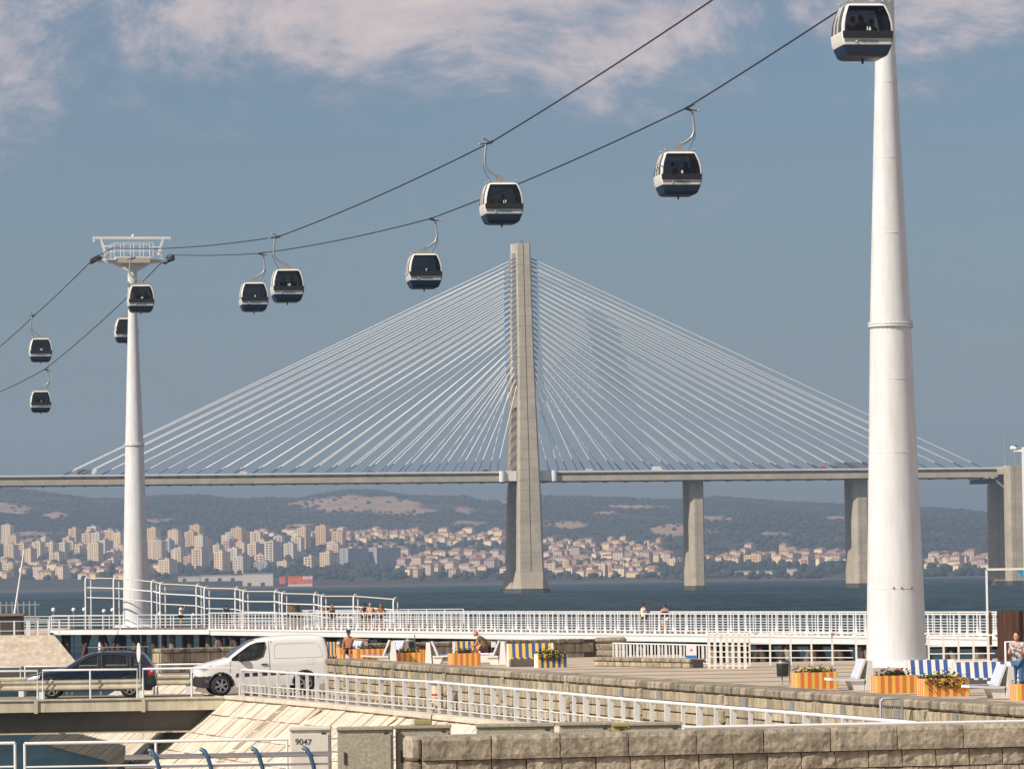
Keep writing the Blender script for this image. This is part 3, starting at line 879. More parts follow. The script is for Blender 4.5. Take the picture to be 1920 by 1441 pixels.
GLASSD = glass('tinted_glass', (0.23, 0.245, 0.27), 0.03)
CABW = mat('cabin_white', (0.72, 0.71, 0.67), 0.35, var=0.04, coat=0.2)
CABB = mat('cabin_blue', (0.003, 0.022, 0.062), 0.45)
CABG = mat('cabin_sill_shade', (0.17, 0.185, 0.185), 0.45)  # grey band on the shell: shade under the sill bars, painted on
CABK = mat('cabin_black', (0.02, 0.021, 0.023), 0.4)
CABIN = mat('cabin_interior', (0.025, 0.025, 0.028), 0.8)
HANG = mat('hanger_steel', (0.36, 0.37, 0.37), 0.42, 0.4, var=0.2)
TAN = mat('roller_tan', (0.5, 0.36, 0.2), 0.6)
NUM = mat('number_white', (0.85, 0.85, 0.85), 0.5)
LOGOB = mat('logo_blue', (0.02, 0.12, 0.22), 0.5)
HW = [(0, .60), (.04, .70), (.10, .765), (.35, .86), (.53, .915), (.68, .94), (.91, .955), (1.2, .935), (1.5, .87), (1.80, .755), (1.88, .71), (1.95, .60)]
HD = [(0, .62), (.04, .74), (.10, .81), (.35, .90), (.53, .95), (.68, .97), (.91, .98), (1.2, .96), (1.5, .90), (1.80, .80), (1.88, .75), (1.95, .64)]
def cab_ring(z, grow=0.0):
    hw = interp(HW, z) + grow; hd = interp(HD, z) + grow; r = .07
    pts = []
    # counter-clockwise from front left
    def face(a, b):
        for t in (0.0, .018, .35, .65, .982): pts.append((lerp(a[0], b[0], t), lerp(a[1], b[1], t), z))
    def arc(cx, cy, a0):
        for k in range(4):
            a = a0 + math.pi / 2 * k / 4
            pts.append((cx + r * math.cos(a), cy + r * math.sin(a), z))
    face((-hw + r, -hd), (hw - r, -hd)); arc(hw - r, -hd + r, -math.pi / 2)
    face((hw, -hd + r), (hw, hd - r)); arc(hw - r, hd - r, 0)
    face((hw - r, hd), (-hw + r, hd)); arc(-hw + r, hd - r, math.pi / 2)
    face((-hw, hd - r), (-hw, -hd + r)); arc(-hw + r, -hd + r, math.pi)
    return pts
CZ = [0, .04, .10, .2, .35, .44, .53, .6, .68, .8, .91, 1.05, 1.2, 1.35, 1.5, 1.65, 1.80, 1.86, 1.90, 1.95]
def cabin_meshes():
    rings = [cab_ring(z) for z in CZ]; n = len(rings[0])
    sh = MB(); sh.sm = True; panes = {0: MB(), 9: MB(), 18: MB(), 27: MB()}
    for r in rings: sh.v += r
    for i in range(len(CZ) - 1):
        zm = (CZ[i] + CZ[i + 1]) / 2
        for j in range(n):
            k = (j + 1) % n
            f0 = (j // 9) * 9; inface = 1 <= j - f0 <= 3
            front = f0 in (0, 18)
            if inface and (.91 < zm < 1.86):
                p = panes[f0]; p.add([rings[i][j], rings[i][k], rings[i + 1][k], rings[i + 1][j]], [(0, 1, 2, 3)]); continue
            sh.k = 1 if zm < .44 else (2 if (front and .50 < zm < .68) else 0)
            if zm < .06: sh.k = 3
            o = i * n
            sh.face([o + j, o + k, o + n + k, o + n + j])
    sh.k = 3; sh.face(list(range(n))[::-1])
    sh.k = 0; sh.face([(len(CZ) - 1) * n + j for j in range(n)])
    shell = sh.mesh('shell', [CABW, CABB, CABG, CABK])
    pm = {k: v.mesh('window', GLASSD) for k, v in panes.items()}
    # dark sill bar across front and back
    sills = []
    for f0 in (0, 18):
        b = MB(); r0 = [cab_ring(z, .014) for z in (.68, .72, .88, .92)]
        idx = [(f0 - 1) % n] + [f0 + q for q in range(5)] + [f0 + 5, f0 + 6]
        r1 = [cab_ring(z, -.02) for z in (.66, .92)]
        rows = [[r1[0][q] for q in idx]] + [[r[q] for q in idx] for r in r0] + [[r1[1][q] for q in idx]]
        b.loft(rows, False, closed=False)
        sills.append(b.mesh('sill_bar', CABK))
    seam = MB()
    for f0 in (9, 27):      # door mullions on both sides
        for q in (.35, .65):
            for z0, z1 in zip(CZ[9:17], CZ[10:18]):
                ra = cab_ring(z0, .012); rb = cab_ring(z1, .012); jj = f0 + (2 if q < .5 else 3)
                a = Vector(ra[jj]); c = Vector(rb[jj]); seam.bar(a, c, .05, .05)
    seam = seam.mesh('door_mullions', CABW)
    fr = MB()               # interior: floor, two benches, ceiling
    fr.b2(-.68, .68, -.72, .72, .12, .17)
    bn = [MB().b2(-.70, .70, -.78, -.38, .17, .52), MB().b2(-.70, .70, .38, .78, .17, .52)]
    rp = MB()               # roof plate, knobs and rack
    rp.bevbox((0, 0, 1.985), (1.15, 1.2, .08), .02)
    return shell, pm, sills, seam, fr.mesh('floor', CABIN), [b.mesh('bench', CABIN) for b in bn], rp.mesh('roof_plate', HANG)
CM = cabin_meshes()
def hanger_mesh(side):
    b = MB(); x = side
    b.tube([(x * .10, 0, 2.30), (x * .42, 0, 2.46), (x * .68, 0, 2.66), (x * .78, 0, 2.92), (x * .76, 0, 3.3), (x * .70, 0, 3.86)], [.05, .058, .06, .06, .055, .05], 8)
    g = MB(); g.tube([(x * .72, 0, 3.86), (x * .40, 0, 3.96)], .055, 8); g.tube([(x * .42, -.28, 3.97), (x * .42, .28, 3.97)], .06, 8)
    g.tube([(x * .74, 0, 3.88), (x * .98, 0, 3.86)], .03, 6); g.tube([(x * .55, .0, 3.98), (x * .82, 0, 4.14)], .025, 6)
    kn = MB(); kn.ball((x * 1.0, 0, 3.86), .06, 8); 
    kn2 = MB(); kn2.ball((x * .84, 0, 4.16), .05, 8)
    w_ = MB(); w_.tube([(x * .80, .05, 3.0), (x * .84, .05, 2.7), (x * .7, .05, 2.4), (x * .5, .05, 2.05)], .014, 5)
    pd = MB()
    for y in (-.12, .12):
        pd.loft([[(q, y + e, z) for q, z in ((-.34, 2.02), (.34, 2.02), (x * .10 + .06, 2.36), (x * .10 - .06, 2.36))] for e in (-.015, .015)], True)
    pd2 = MB().bar((x * .1, 0, 2.32), (-x * .16, 0, 2.03), .05, .05)
    return b.mesh('hanger_arm', HANG), g.mesh('rope_grip', DARK), [kn.mesh('guide_roller', TAN), kn2.mesh('guide_roller', TAN)], w_.mesh('brake_cable', DARK), pd.mesh('pedestal', HANG), pd2.mesh('strut', HANG)
HM = {-1: hanger_mesh(-1), 1: hanger_mesh(1)}
KNOB = [MB().ball((x, y, 2.04), .055, 8).mesh('roof_knob', HANG) for x in (-.66, .66) for y in (-.62, .62)]
RACK = [MB().tube([(x, -.62, 2.02), (x, .62, 2.02)], .022, 6).mesh('roof_rail', HANG) for x in (-.66, .66)]
STICK = MB().b2(-.035, .035, -.035, .035, -.16, .02).mesh('guide_pin', CABK)
GOND = {}
GRZ = LINE_RZ - math.radians(5)
def gondola(key, number, clamp, side, label, wide=2.0):
    P = rope_pt(clamp[0], clamp[1], side)
    base = P - Vector((side * .42 * math.cos(GRZ), side * .42 * math.sin(GRZ), 3.97))
    g = empty('gondola_cabin', base, label, 'gondola', 'gondolas hanging from the haul ropes', GRZ)
    shell = link('shell', CM[0], g)
    for k, me in CM[1].items(): link('window', me, g)
    for me in CM[2]: link('sill_bar', me, g)
    tag(link('door_mullions', CM[3], g), kind='stuff')
    link('floor', CM[4], g)
    for me in CM[5]: link('bench', me, g)
    rp = link('roof_plate', CM[6], g)
    for me in KNOB: link('roof_knob', me, rp)
    for me in RACK: link('roof_rail', me, rp)
    h = HM[side]
    arm = link('hanger_arm', h[0], g); link('rope_grip', h[1], g)
    for me in h[2]: link('guide_roller', me, arm)
    link('brake_cable', h[3], arm); link('pedestal', h[4], g); link('strut', h[5], g)
    link('guide_pin', STICK, g)
    if number:
        t = link('cabin_number', text_mesh(number, .19, NUM, bold=True), g, (.02, -interp(HD, 1.0) - .012, 1.0)); t.rotation_euler = (math.pi / 2, 0, 0)
    t = link('lettering', text_mesh('TELECABINE', .115, LOGOB, bold=True), g, (.02, -interp(HD, .57) - .02, .565)); t.rotation_euler = (math.pi / 2 + .2, 0, 0)
    lg = MB(); y = -interp(HD, .56) - .015
    lg.tube([(-.43, y, .56), (-.43, y - .012, .56)], .062, 16); lg.build('emblem', LOGOB, g)
    lg = MB(); lg.loft([[(-.475 + a, y - .016 - e, .525 + c) for a, c in ((0, 0), (.09, 0), (.07, .05), (.045, .075), (.02, .05))] for e in (0, .004)], True); lg.build('emblem_mark', CABW, g)
    GOND[key] = (g, base, P)
    return P
gl = 'white and blue gondola cabin numbered %s, %s'
C = {}
C['16'] = gondola('16', '16', (1592, -94), -1, gl % ('16', 'largest, in front of the wide right mast'))
C['8'] = gondola('8', '8', (1286, 203), 1, gl % ('8', 'hanging left of the wide right mast'))
C['17'] = gondola('17', '17', (922, 266), -1, gl % ('17', 'above the bridge pylon'))
C['7'] = gondola('7', '7', (807, 410), 1, gl % ('7', 'above the left fan of bridge stays'))
C['18'] = gondola('18', '18', (524, 443), -1, gl % ('18', 'right one of the close pair'))
C['6'] = gondola('6', '6', (486, 475), 1, gl % ('6', 'left one of the close pair'))
C['19'] = gondola('19', '19', (252, 483), -1, gl % ('19', 'in front of the slim left mast'))
C['b'] = gondola('b', '', (246, 550), 1, 'white and blue gondola cabin half hidden behind the slim left mast')
C['20'] = gondola('20', '20', (66, 590), -1, gl % ('20', 'upper one at the left edge'))
C['5'] = gondola('5', '5', (84, 692), 1, 'white and blue gondola cabin lowest at the left edge')

# haul ropes
ROPE = mat('haul_rope', (0.025, 0.025, 0.027), 0.6)
YL = TBL.y
def sheave(px, py, side): return rope_pt(px, py, side)
def on_axis(Y, side, z):
    off = side * GAUGE / math.cos(LINE_RZ)
    return Vector((TBL.x + (Y - TBL.y) * AX_K + off, Y, z))
zl = C['19'].z + .05
def rope(name, side, pts, label):
    full = []
    for a, b in zip(pts, pts[1:]):
        L_ = (b - a).length
        for k in range(8):
            t = k / 8; p = a.lerp(b, t); p.z -= 4 * t * (1 - t) * L_ * L_ * 0.00006; full.append(p)
    full.append(pts[-1])
    o = MB().tube([p - full[0] for p in full], .036, 6).build(name, ROPE, None, full[0])
    tag(o, label, 'rope', 'haul ropes of the cable car')
pe = rope_pt(1336, 0, -1)
zR = pe.z + (pe.z - C['17'].z) / (C['17'].y - pe.y) * (pe.y - TBR.y) * .93
lsh = rope_pt(182, 480, -1); rsh = rope_pt(313, 479, 1)
far_l = rope_pt(-70, 705, -1); far_r = rope_pt(-60, 757, 1)
zshR = rsh.z; zshL = lsh.z
rope('haul_rope', -1, [far_l, C['20'], on_axis(YL, -1, zshL), on_axis(YL - 9, -1, zshL), C['18'], C['17'], pe, on_axis(TBR.y, -1, zR), C['16'], on_axis(TBR.y - 24, -1, zR - 2.5)],
     'thin dark haul rope carrying cabins 16 to 20, upper line')
rope('haul_rope', 1, [far_r, C['5'], C['b'], on_axis(YL, 1, zshR), C['6'], C['7'], C['8'], rope_pt(1562, 27, 1), on_axis(TBR.y, 1, zR), on_axis(TBR.y - 24, 1, zR - 2.5)],
     'thin dark haul rope carrying cabins 5 to 8, lower line')
HR = zR - TBR.z
HL = zshL - TBL.z
print('tower heights', HL, HR, 'Y', TBL.y, TBR.y, [(k, round(v.y), round(v.z, 1)) for k, v in C.items()])

def mast(base, H, zring, label, seams, prof):
    m_ = empty('cable_car_mast', base, label, 'mast', 'cable car masts', LINE_RZ)
    b = MB(); b.lathe(prof, n=40)
    sh = b.build('shaft', TOWERW, m_)
    r = interp([(z, q) for q, z in prof], zring)
    fl = MB(); fl.lathe([(r + .0, zring - .09), (r + .075, zring - .085), (r + .075, zring - .012), (r + .03, zring), (r + .075, zring + .012), (r + .075, zring + .085), (r, zring + .09)], n=40, cap=False); fl.build('flange', TOWERW, sh)
    for k in range(30):
        a = 2 * math.pi * k / 30; bt = MB(); bt.tube([((r + .05) * math.cos(a), (r + .05) * math.sin(a), zring - .13), ((r + .05) * math.cos(a), (r + .05) * math.sin(a), zring + .13)], .014, 6); bt.build('flange_bolt', STEEL, sh)
    for z in seams:
        r = interp([(q2, q1) for q1, q2 in prof], z); fl = MB(); fl.lathe([(r - .01, z - .03), (r + .02, z), (r - .01, z + .03)], n=40, cap=False); fl.build('weld_seam', TOWERW, sh)
    # head: yoke, platform, sheave beams, lifting frame
    zt = H
    hd = MB()
    hd.loft([[(x, y, z) for x, z in ((-.42, zt - 1.15), (.42, zt - 1.15), (1.45, zt - .55), (2.7, zt - .42), (2.7, zt - .2), (-2.7, zt - .2), (-2.7, zt - .42), (-1.45, zt - .55))] for y in (-.22, .22)], True)
    hd.build('yoke', WHITE, m_)
    pf = MB(); pf.b2(-1.35, 1.35, -.9, .9, zt - .2, zt - .08); pf = pf.build('platform', WHITE, m_)
    gr = MB(); gr.b2(-1.25, 1.25, -.93, -.9, zt - .55, zt - .16); gr.build('platform_panel', mat('platform_tan', (.45, .42, .32), .7), pf)
    for y in (-.88, .88):
        rl = MB()
        for z in (zt + .45, zt + .98): rl.tube([(-1.55, y, z), (1.55, y, z)], .028, 6)
        rl.build('guard_rail', WHITE, pf)
        for x in (-1.5, -.75, 0, .75, 1.5):
            q = MB(); q.tube([(x, y, zt - .1), (x, y, zt + .98)], .028, 6); q.build('guard_post', WHITE, pf)
    for s in (-1, 1):
        q = MB(); q.b2(s * 1.3, s * 2.1, -.5, .5, zt - .3, zt - .22)
        q.build('side_step', WHITE, pf)
        q = MB()
        for z in (zt + .3, zt + .75): q.tube([(s * 1.55, -.6, z), (s * 2.2, -.5, z), (s * 2.2, .5, z), (s * 1.55, .6, z)], .025, 6)
        q.tube([(s * 2.2, -.5, zt - .2), (s * 2.2, -.5, zt + .75)], .025, 6); q.build('guard_rail', WHITE, pf)
        # sheave battery: curved beam with rubber-lined wheels
        sb = MB(); sb.loft([[(s * GAUGE + e, y, zt - .12 - .0085 * y * y) for e in (-.09, .09)] + [(s * GAUGE + e, y, zt - .34 - .0085 * y * y) for e in (.09, -.09)] for y in (-2.4, -1.2, 0, 1.2, 2.4)], True)
        sb = sb.build('sheave_beam', DARK, m_)
        for k in range(8):
            y = -2.1 + .6 * k; z = zt - .22 - .0085 * y * y
            q = MB(); q.tube([(s * GAUGE - .06 + s * .12, y, z), (s * GAUGE + .06 + s * .12, y, z)], .21, 14); q.build('sheave', BLACK, sb)
        q = MB(); q.bar((s * 2.02, 0, zt + .1), (s * 2.42, 0, zt + 1.4), .16, .2); q.build('frame_strut', WHITE, m_)
    tb = MB(); tb.b2(-3.0, 3.0, -.09, .09, zt + 1.32, zt + 1.52); tb.b2(-3.0, -2.85, -.06, .06, zt + 1.1, zt + 1.32); tb.b2(2.85, 3.0, -.06, .06, zt + 1.22, zt + 1.32)
    tb.build('lifting_beam', WHITE, m_)
    q = MB(); q.ball((.1, 0, zt + 1.58), .13, 8); q.build('beacon', WHITE, m_)
    return m_
mast(TBL, HL, 13.9, 'slim white cable car mast with cross-arm head at the left', [3.5, 7, 10.5, 17.5, 21], [(1.07, 0), (1.02, 1.5), (.70, 13.9), (.36, 24), (.36, HL - 1.1)])
mast(TBR, HR, 12.42, 'huge white cable car mast standing on the quay at the right', [2.7, 7.7, 10.4, 15.8, 18.6, 21.4], [(1.12, 0), (1.06, 2.0), (.745, 12.9), (.36, 23), (.36, HR - 1.1)])
# rusty lifting lugs near the foot of the wide mast
for ang in (-98, -82, -60):
    a_ = math.radians(ang); r_ = 1.055
    lg_ = MB(); lg_.ball((0, 0, 0), .035, 8, (1, 1, 1.5))
    lg_.build('rust_lug', mat('rust', (.30, .10, .02), .8), bpy.data.objects['cable_car_mast.001'], (r_ * math.cos(a_ - LINE_RZ), r_ * math.sin(a_ - LINE_RZ), 2.72))
# ------------------------------------------------------------------ quay, slopes, near ground
STONE_P = mat('pale_slope_stone', (0.70, 0.615, 0.50), 0.9, var=0.14, vs=1.2, c2=(0.62, 0.53, 0.42), orand=0.14, bump=0.4, bs=10, grime=0.35, grime_c=(0.30, 0.25, 0.20), gs=1.5, gth=0.6)
STONE_W = mat('weathered_stone', (0.49, 0.41, 0.285), 0.95, var=0.25, vs=2.2, orand=0.26, bump=0.9, bs=14, streak=0.75, streak_c=(0.13, 0.11, 0.08))
STONE_C = mat('coping_stone', (0.40, 0.34, 0.255), 0.95, var=0.28, vs=2.0, orand=0.32, bump=0.8, bs=18, streak=0.85, streak_c=(0.085, 0.072, 0.055))
STONE_N = mat('split_face_stone', (0.50, 0.43, 0.325), 0.95, var=0.45, vs=9.0, c2=(0.33, 0.285, 0.215), orand=0.22, bump=1.0, bs=11, streak=0.5, streak_c=(0.10, 0.088, 0.068))
GAP = mat('mortar_gap', (0.09, 0.08, 0.065), 0.95)
ASPH = mat('road_surface', (0.26, 0.225, 0.18), 0.95, var=0.2, vs=0.8, bump=0.3, bs=30)
PAVE = mat('plaza_paving', (0.50, 0.415, 0.32), 0.95, var=0.16, vs=0.5, c2=(0.44, 0.36, 0.28), bump=0.3, bs=12)
MOSS = mat('wet_weed_band', (0.045, 0.04, 0.025), 0.7, var=0.4, vs=2)
ROAD, PLAZA, WALK = 2.8, 3.0, 3.2

E = [(-11.0, 203), (-15.4, 194.5), (-11.6, 171), (-10.9, 158), (-9.7, 151), (-9.15, 149), (-7.0, 142), (-5.1, 135.5), (-2.9, 127.3), (0.1, 116), (2.5, 106.5), (5.4, 93.5), (8.0, 80)]
T = [(-13.5, 209), (-20.4, 194), (-15.0, 170), (-13.9, 158), (-12.9, 151), (-12.3, 149), (-10.3, 140.6), (-8.3, 133.9), (-6.0, 125.8), (-2.8, 114.5), (-.4, 105), (2.5, 92), (5.1, 78.5)]
q = MB()
top = [(x, y, ROAD) for x, y in E] + [(45, 80, ROAD), (45, 186, ROAD), (7.6, 186, ROAD), (7.6, 207, ROAD), (-9, 207, ROAD)]
n = len(top)
q.add(top, [list(range(n))])
q.k = 1
for i in range(len(E) - 1):
    # sloped core just under the facing stones
    a, b = E[i], E[i + 1]; c, d = T[i], T[i + 1]
    q.add([(a[0], a[1], ROAD - .02), (b[0], b[1], ROAD - .02), (d[0], d[1], -.35), (c[0], c[1], -.35)], [(1, 0, 3, 2)])
q.k = 2
side = top[len(E) - 1:] + [top[0]]
for a, b in zip(side, side[1:]):
    q.add([a, b, (b[0], b[1], -2), (a[0], a[1], -2)], [(0, 3, 2, 1)])
quay = tag(q.build('quay', [ASPH, mat('slope_joint', (.34, .29, .23), .95), STONE_W]), 'stone quay with sloping revetment and a paved road on top', 'quay', kind='structure')
# facing slabs of the slope, each a stone of its own
rnd = random.Random(31)
def slope_pts(i, u, v, lift):
    a, b = Vector((*E[i], ROAD)), Vector((*E[i + 1], ROAD)); c, d = Vector((*T[i], 0.0)), Vector((*T[i + 1], 0.0))
    p = a.lerp(b, u).lerp(c.lerp(d, u), v)
    nn = (b - a).cross(c - a).normalized()
    if nn.z < 0: nn = -nn
    return p + nn * lift
count = 0
rest = MB()
for i in range(1, 11):
    L_ = (Vector(E[i + 1]) - Vector(E[i])).length
    nu = max(2, round(L_ / .62)); nv = 5
    for r in range(nv):
        for k in range(-1, nu):
            sh = .5 * (r % 2)
            u0, u1 = max(0, (k + sh) / nu), min(1, (k + 1 + sh) / nu)
            if u1 - u0 < .02: continue
            v0, v1 = r / nv, (r + 1) / nv
            lf = rnd.uniform(.03, .075); gu = .012 / L_; gv = .004
            c8 = [slope_pts(i, u, v, l) for l in (-.05, lf) for u, v in ((u0 + gu, v0 + gv), (u1 - gu, v0 + gv), (u1 - gu, v1 - gv), (u0 + gu, v1 - gv))]
            fs_ = [(4, 7, 6, 5), (0, 1, 5, 4), (1, 2, 6, 5), (2, 3, 7, 6), (3, 0, 4, 7)]
            wet = r >= nv - 1
            if count < 290 and i > 4:
                b = MB(); b.add(c8, fs_); b.build('slab', MOSS if wet else STONE_P, quay); count += 1
            else:
                rest.k = 1 if wet else 0; rest.add(c8, fs_)
tag(rest.build('more_slabs', [STONE_P, MOSS], quay), kind='stuff')
# kerb stones lying along the top edge, and a stepped gutter down the slope
for i in range(5, 10):
    L_ = (Vector(E[i + 1]) - Vector(E[i])).length; nu = max(2, round(L_ / 1.0))
    dr = (Vector(E[i + 1]) - Vector(E[i])).normalized(); rz = math.atan2(dr.y, dr.x)
    for k in range(nu):
        c = Vector(E[i]).lerp(Vector(E[i + 1]), (k + .5) / nu)
        b = MB(); b.bevbox((0, 0, 0), (L_ / nu - .02, .5, .12), .015); b.build('edge_stone', STONE_P, quay, (c.x, c.y, ROAD + .03)).rotation_euler = (0, 0, rz)
for k in range(9):
    v = .03 + k * .1
    p = slope_pts(6, .12, v, .07); p2 = slope_pts(6, .12, v + .07, .07)
    b = MB(); b.loft([[Vector((x, y, 0)) + p.lerp(p2, t) + Vector((0, 0, z)) for x, y, z in ((-.16, -.06, 0), (.16, .06, 0), (.16, .06, .09), (-.16, -.06, .02))] for t in (0, 1)], True); b.build('gutter_step', mat('gutter_stone', (.64, .55, .44), .9, orand=.25), quay)
for i, u in ((6, .75), (7, .9), (8, .8)):
    p = slope_pts(i, u, .10, .1); b = MB(); b.box((0, 0, 0), (.14, .65, .10)); o = b.build('drain_cover', mat('gutter_stone', (.5, .4, .3)), quay, p); o.rotation_euler = (-.45, 0, .7)

# plaza slab behind the parapet
M0, M1 = Vector((-6.12, 150)), Vector((9.9, 82.8))
MD = (M1 - M0).normalized(); MN = Vector((-MD.y, MD.x))     # MN points to the plaza side (right/back)
if MN.x < 0: MN = -MN
A = M0 + MN * .5; B = M1 + MN * .5
pl = MB(); pts_ = [(A.x, A.y), (B.x, B.y), (44, 74), (44, 185.5), (7.3, 185.5), (7.3, 206), (-8, 206), (-12, 196), (-5.4, 160)]
pl.loft([[(x, y, z) for x, y in pts_] for z in (ROAD + .004, PLAZA)], True)
plaza = tag(pl.build('plaza', PAVE), 'pale paved plaza on the quay', 'pavement', kind='structure')
# paving bands that show as thin dark lines
for k in range(10):
    y = 176 - k * 6.2
    x0 = interp([(88, 9.6), (150, -5)], y) if y < 150 else -4
    x0 = (A.x + (y - A.y) * MD.x / MD.y) + .6 if y < 150 else -4.0
    g = MB(); g.b2(x0, x0 + 38, y, y + .32, PLAZA + .002, PLAZA + .012); g.build('drain_channel', mat('channel_stone', (.2, .17, .13), .9, var=.3), plaza)

# ------------------------------------------------------------------ parapet walls of stone blocks
def block_mesh(L_, D, H, bv, rough, seed):
    # a block with slightly uneven chamfered faces
    b = MB(); b.bevbox((0, 0, 0), (L_, D, H), bv)
    rr = random.Random(seed)
    b.v = [(x + rr.uniform(-rough, rough), y + rr.uniform(-rough, rough), z + rr.uniform(-rough, rough) * .6) for x, y, z in b.v]
    return b
def rough_block(L_, D, H, amp, seed, nx=9, nz=4, top=0.03):
    # split-face stone: broken front grid, tighter edges, chipped top arris
    b = MB(); rr = random.Random(seed); o3 = Vector((seed * 7.3, seed * 3.1, 0))
    ny = 3
    def P(x, y, z):
        n_ = noise.fractal(Vector((x * 5, y * 5, z * 5)) + o3, 1.0, 2.0, 4)
        n2 = noise.noise(Vector((x * 2.2, y * 2.2, z * 2.2)) + o3)
        return n_ * amp + n2 * amp * .8
    us = [-L_ / 2 + L_ * i / nx for i in range(nx + 1)]; zs = [-H / 2 + H * k / nz for k in range(nz + 1)]
    g = []
    for k, z in enumerate(zs):
        row = []
        for i, x in enumerate(us):
            e = (i in (0, nx)) or (k in (0, nz))
            row.append(len(b.v)); b.v.append((x + rr.uniform(-.006, .006), -D / 2 + P(x, 0, z) * (.5 if e else 1) + (top if k == nz else (.012 if e else 0)), z + (rr.uniform(-.008, .004) if k == nz else 0)))
        g.append(row)
    for k in range(nz):
        for i in range(nx): b.face([g[k][i], g[k][i + 1], g[k + 1][i + 1], g[k + 1][i]])
    # top grid and plain sides, back, bottom
    tg = [g[nz]]
    for j in range(1, ny + 1):
        row = []
        for i, x in enumerate(us):
            y = -D / 2 + top + (D - top) * j / ny
            row.append(len(b.v)); b.v.append((x, y, H / 2 + P(x, y, 3) * .25 - (.012 if j == ny else -.006)))
        tg.append(row)
    for j in range(ny):
        for i in range(nx): b.face([tg[j][i], tg[j][i + 1], tg[j + 1][i + 1], tg[j + 1][i]])
    bb = []
    for x in (us[0], us[-1]): bb.append(len(b.v)); b.v.append((x, D / 2, -H / 2))
    b.face([g[k][0] for k in range(nz, -1, -1)] + [bb[0]] + [tg[j][0] for j in range(ny, 0, -1)])
    b.face([g[k][nx] for k in range(nz + 1)] + [tg[j][nx] for j in range(1, ny + 1)] + [bb[1]])
    b.face([bb[0], bb[1]] + [tg[ny][i] for i in range(nx, -1, -1)])
    b.face([g[0][i] for i in range(nx, -1, -1)] + [bb[0], bb[1]])
    return b
def stone_wall(name, label, P0, P1, z0, z1, thick, cap_h, cap_over, Lb, courses, m_cap, m_blk, core=GAP, capL=None, cap_th=None, rough=.008, lim=295, end_left=False):
    P0 = Vector(P0); P1 = Vector(P1); L_ = (P1 - P0).length; d = (P1 - P0) / L_; rz = math.atan2(d.y, d.x)
    w_ = empty(name, (P0.x, P0.y, z0), label, 'wall', rz=rz)
    H = z1 - z0
    c = MB(); c.b2(.04, L_ - .04, .05, thick - .05, 0, H - .04); c.build('core', core, w_)
    hb = (H - cap_h) / courses
    variants = [block_mesh(Lb - .03, .12, hb - .028, .02, rough, s).mesh('block', m_blk) for s in range(5)]
    half = [block_mesh(Lb * .5 - .022, .12, hb - .02, .02, rough, 90 + s).mesh('block', m_blk) for s in range(2)]
    capL = capL or Lb; cap_th = cap_th or thick + 2 * cap_over
    caps = [block_mesh(capL - .016, cap_th, cap_h - .015, min(.04, cap_h * .2), rough * .8, 50 + s).mesh('coping_stone', m_cap) for s in range(5)]
    if name == 'stone_wall':
        variants = [rough_block(Lb - .02, .16, hb - .018, .028, 500 + s).mesh('block', m_blk) for s in range(8)]
        caps = [rough_block(capL - .02, cap_th, cap_h - .015, .016, 600 + s, 14, 5, .05).mesh('coping_stone', m_cap) for s in range(6)]
    rr = random.Random(len(name)); nb = 0; more = MB()
    for k in range(int(L_ / capL)):
        link('coping_stone', rr.choice(caps), w_, (capL * (k + .5), thick / 2, H - cap_h / 2), 0 if name == 'stone_wall' or rr.random() < .5 else math.pi)
    for r in range(courses - 1, -1, -1):
        x = 0.0; k = 0
        if r % 2: link('block', half[0], w_, (Lb * .25, .06, hb * (r + .5))); x = Lb * .5
        while x + Lb <= L_ + .01:
            if nb < lim:
                o = link('block', rr.choice(variants), w_, (x + Lb / 2, .06 + rr.uniform(-.012, .012), hb * (r + .5))); nb += 1
            else: more.box((x + Lb / 2, .06, hb * (r + .5)), (Lb - .02, .12, hb - .02))
            x += Lb
    if more.v: tag(more.build('more_blocks', m_blk, w_), kind='stuff')
    for yy in (0,):   # end face blocks at the left
        for r in range(courses):
            b = MB(); b.bevbox((-.0, 0, 0), (.1, thick - .14, hb - .02), .015); b.build('end_block', m_blk, w_, (0.0, thick / 2, hb * (r + .5)))
    return w_, rz, L_
midw, mrz, mL = stone_wall('parapet_wall', 'long weathered stone parapet wall running along the plaza edge', M0, M1, ROAD, 4.0, .9, .20, .06, 1.7, 4, STONE_C, STONE_W, capL=.7)
for k in range(int(mL / 3.6)):   # small recessed lights under the coping
    o = MB(); o.box((0, 0, 0), (.24, .10, .22)); o.build('wall_light', STEEL, midw, (1.5 + k * 3.6, -.0, .86))
# darker pilaster stones
for k in range(int(mL / 7.2)):
    for r in range(3):
        o = block_mesh(.42, .10, .30, .03, .02, k * 3 + r).build('pilaster_stone', STONE_N, midw, (3.2 + k * 7.2, -.02, .18 + r * .34))

backw = stone_wall('quay_wall', 'low stone block wall behind the striped planters on the far side of the plaza', (-14.7, 192), (3.6, 203.5), PLAZA - .2, 3.82, .7, .2, .05, .95, 2, STONE_C, STONE_W, capL=.95)
# its rounded pier end
o = empty('wall_pier', (4.15, 203.9, PLAZA), 'chunky stone pier ending the low wall beside the white railing', 'wall')
for r, h in enumerate((.30, .30)):
    b = block_mesh(1.35, .9, h - .02, .05, .03, 300 + r); b.build('block', STONE_N, o, (0, 0, r * .3 + .15))
b = block_mesh(1.4, 1.0, .24, .09, .015, 310); b.build('coping_stone', STONE_C, o, (0, 0, .72))
# low bench-like kerb wall
p0 = gz(1112, 1248, PLAZA); p1 = gz(1298, 1252, PLAZA)
kb = stone_wall('kerb_wall', 'low long stone kerb lying on the plaza before the white railing', (p0.x, p0.y), (p1.x, p1.y), PLAZA, PLAZA + .36, .55, .16, .05, .6, 1, STONE_C, STONE_W, capL=.8)
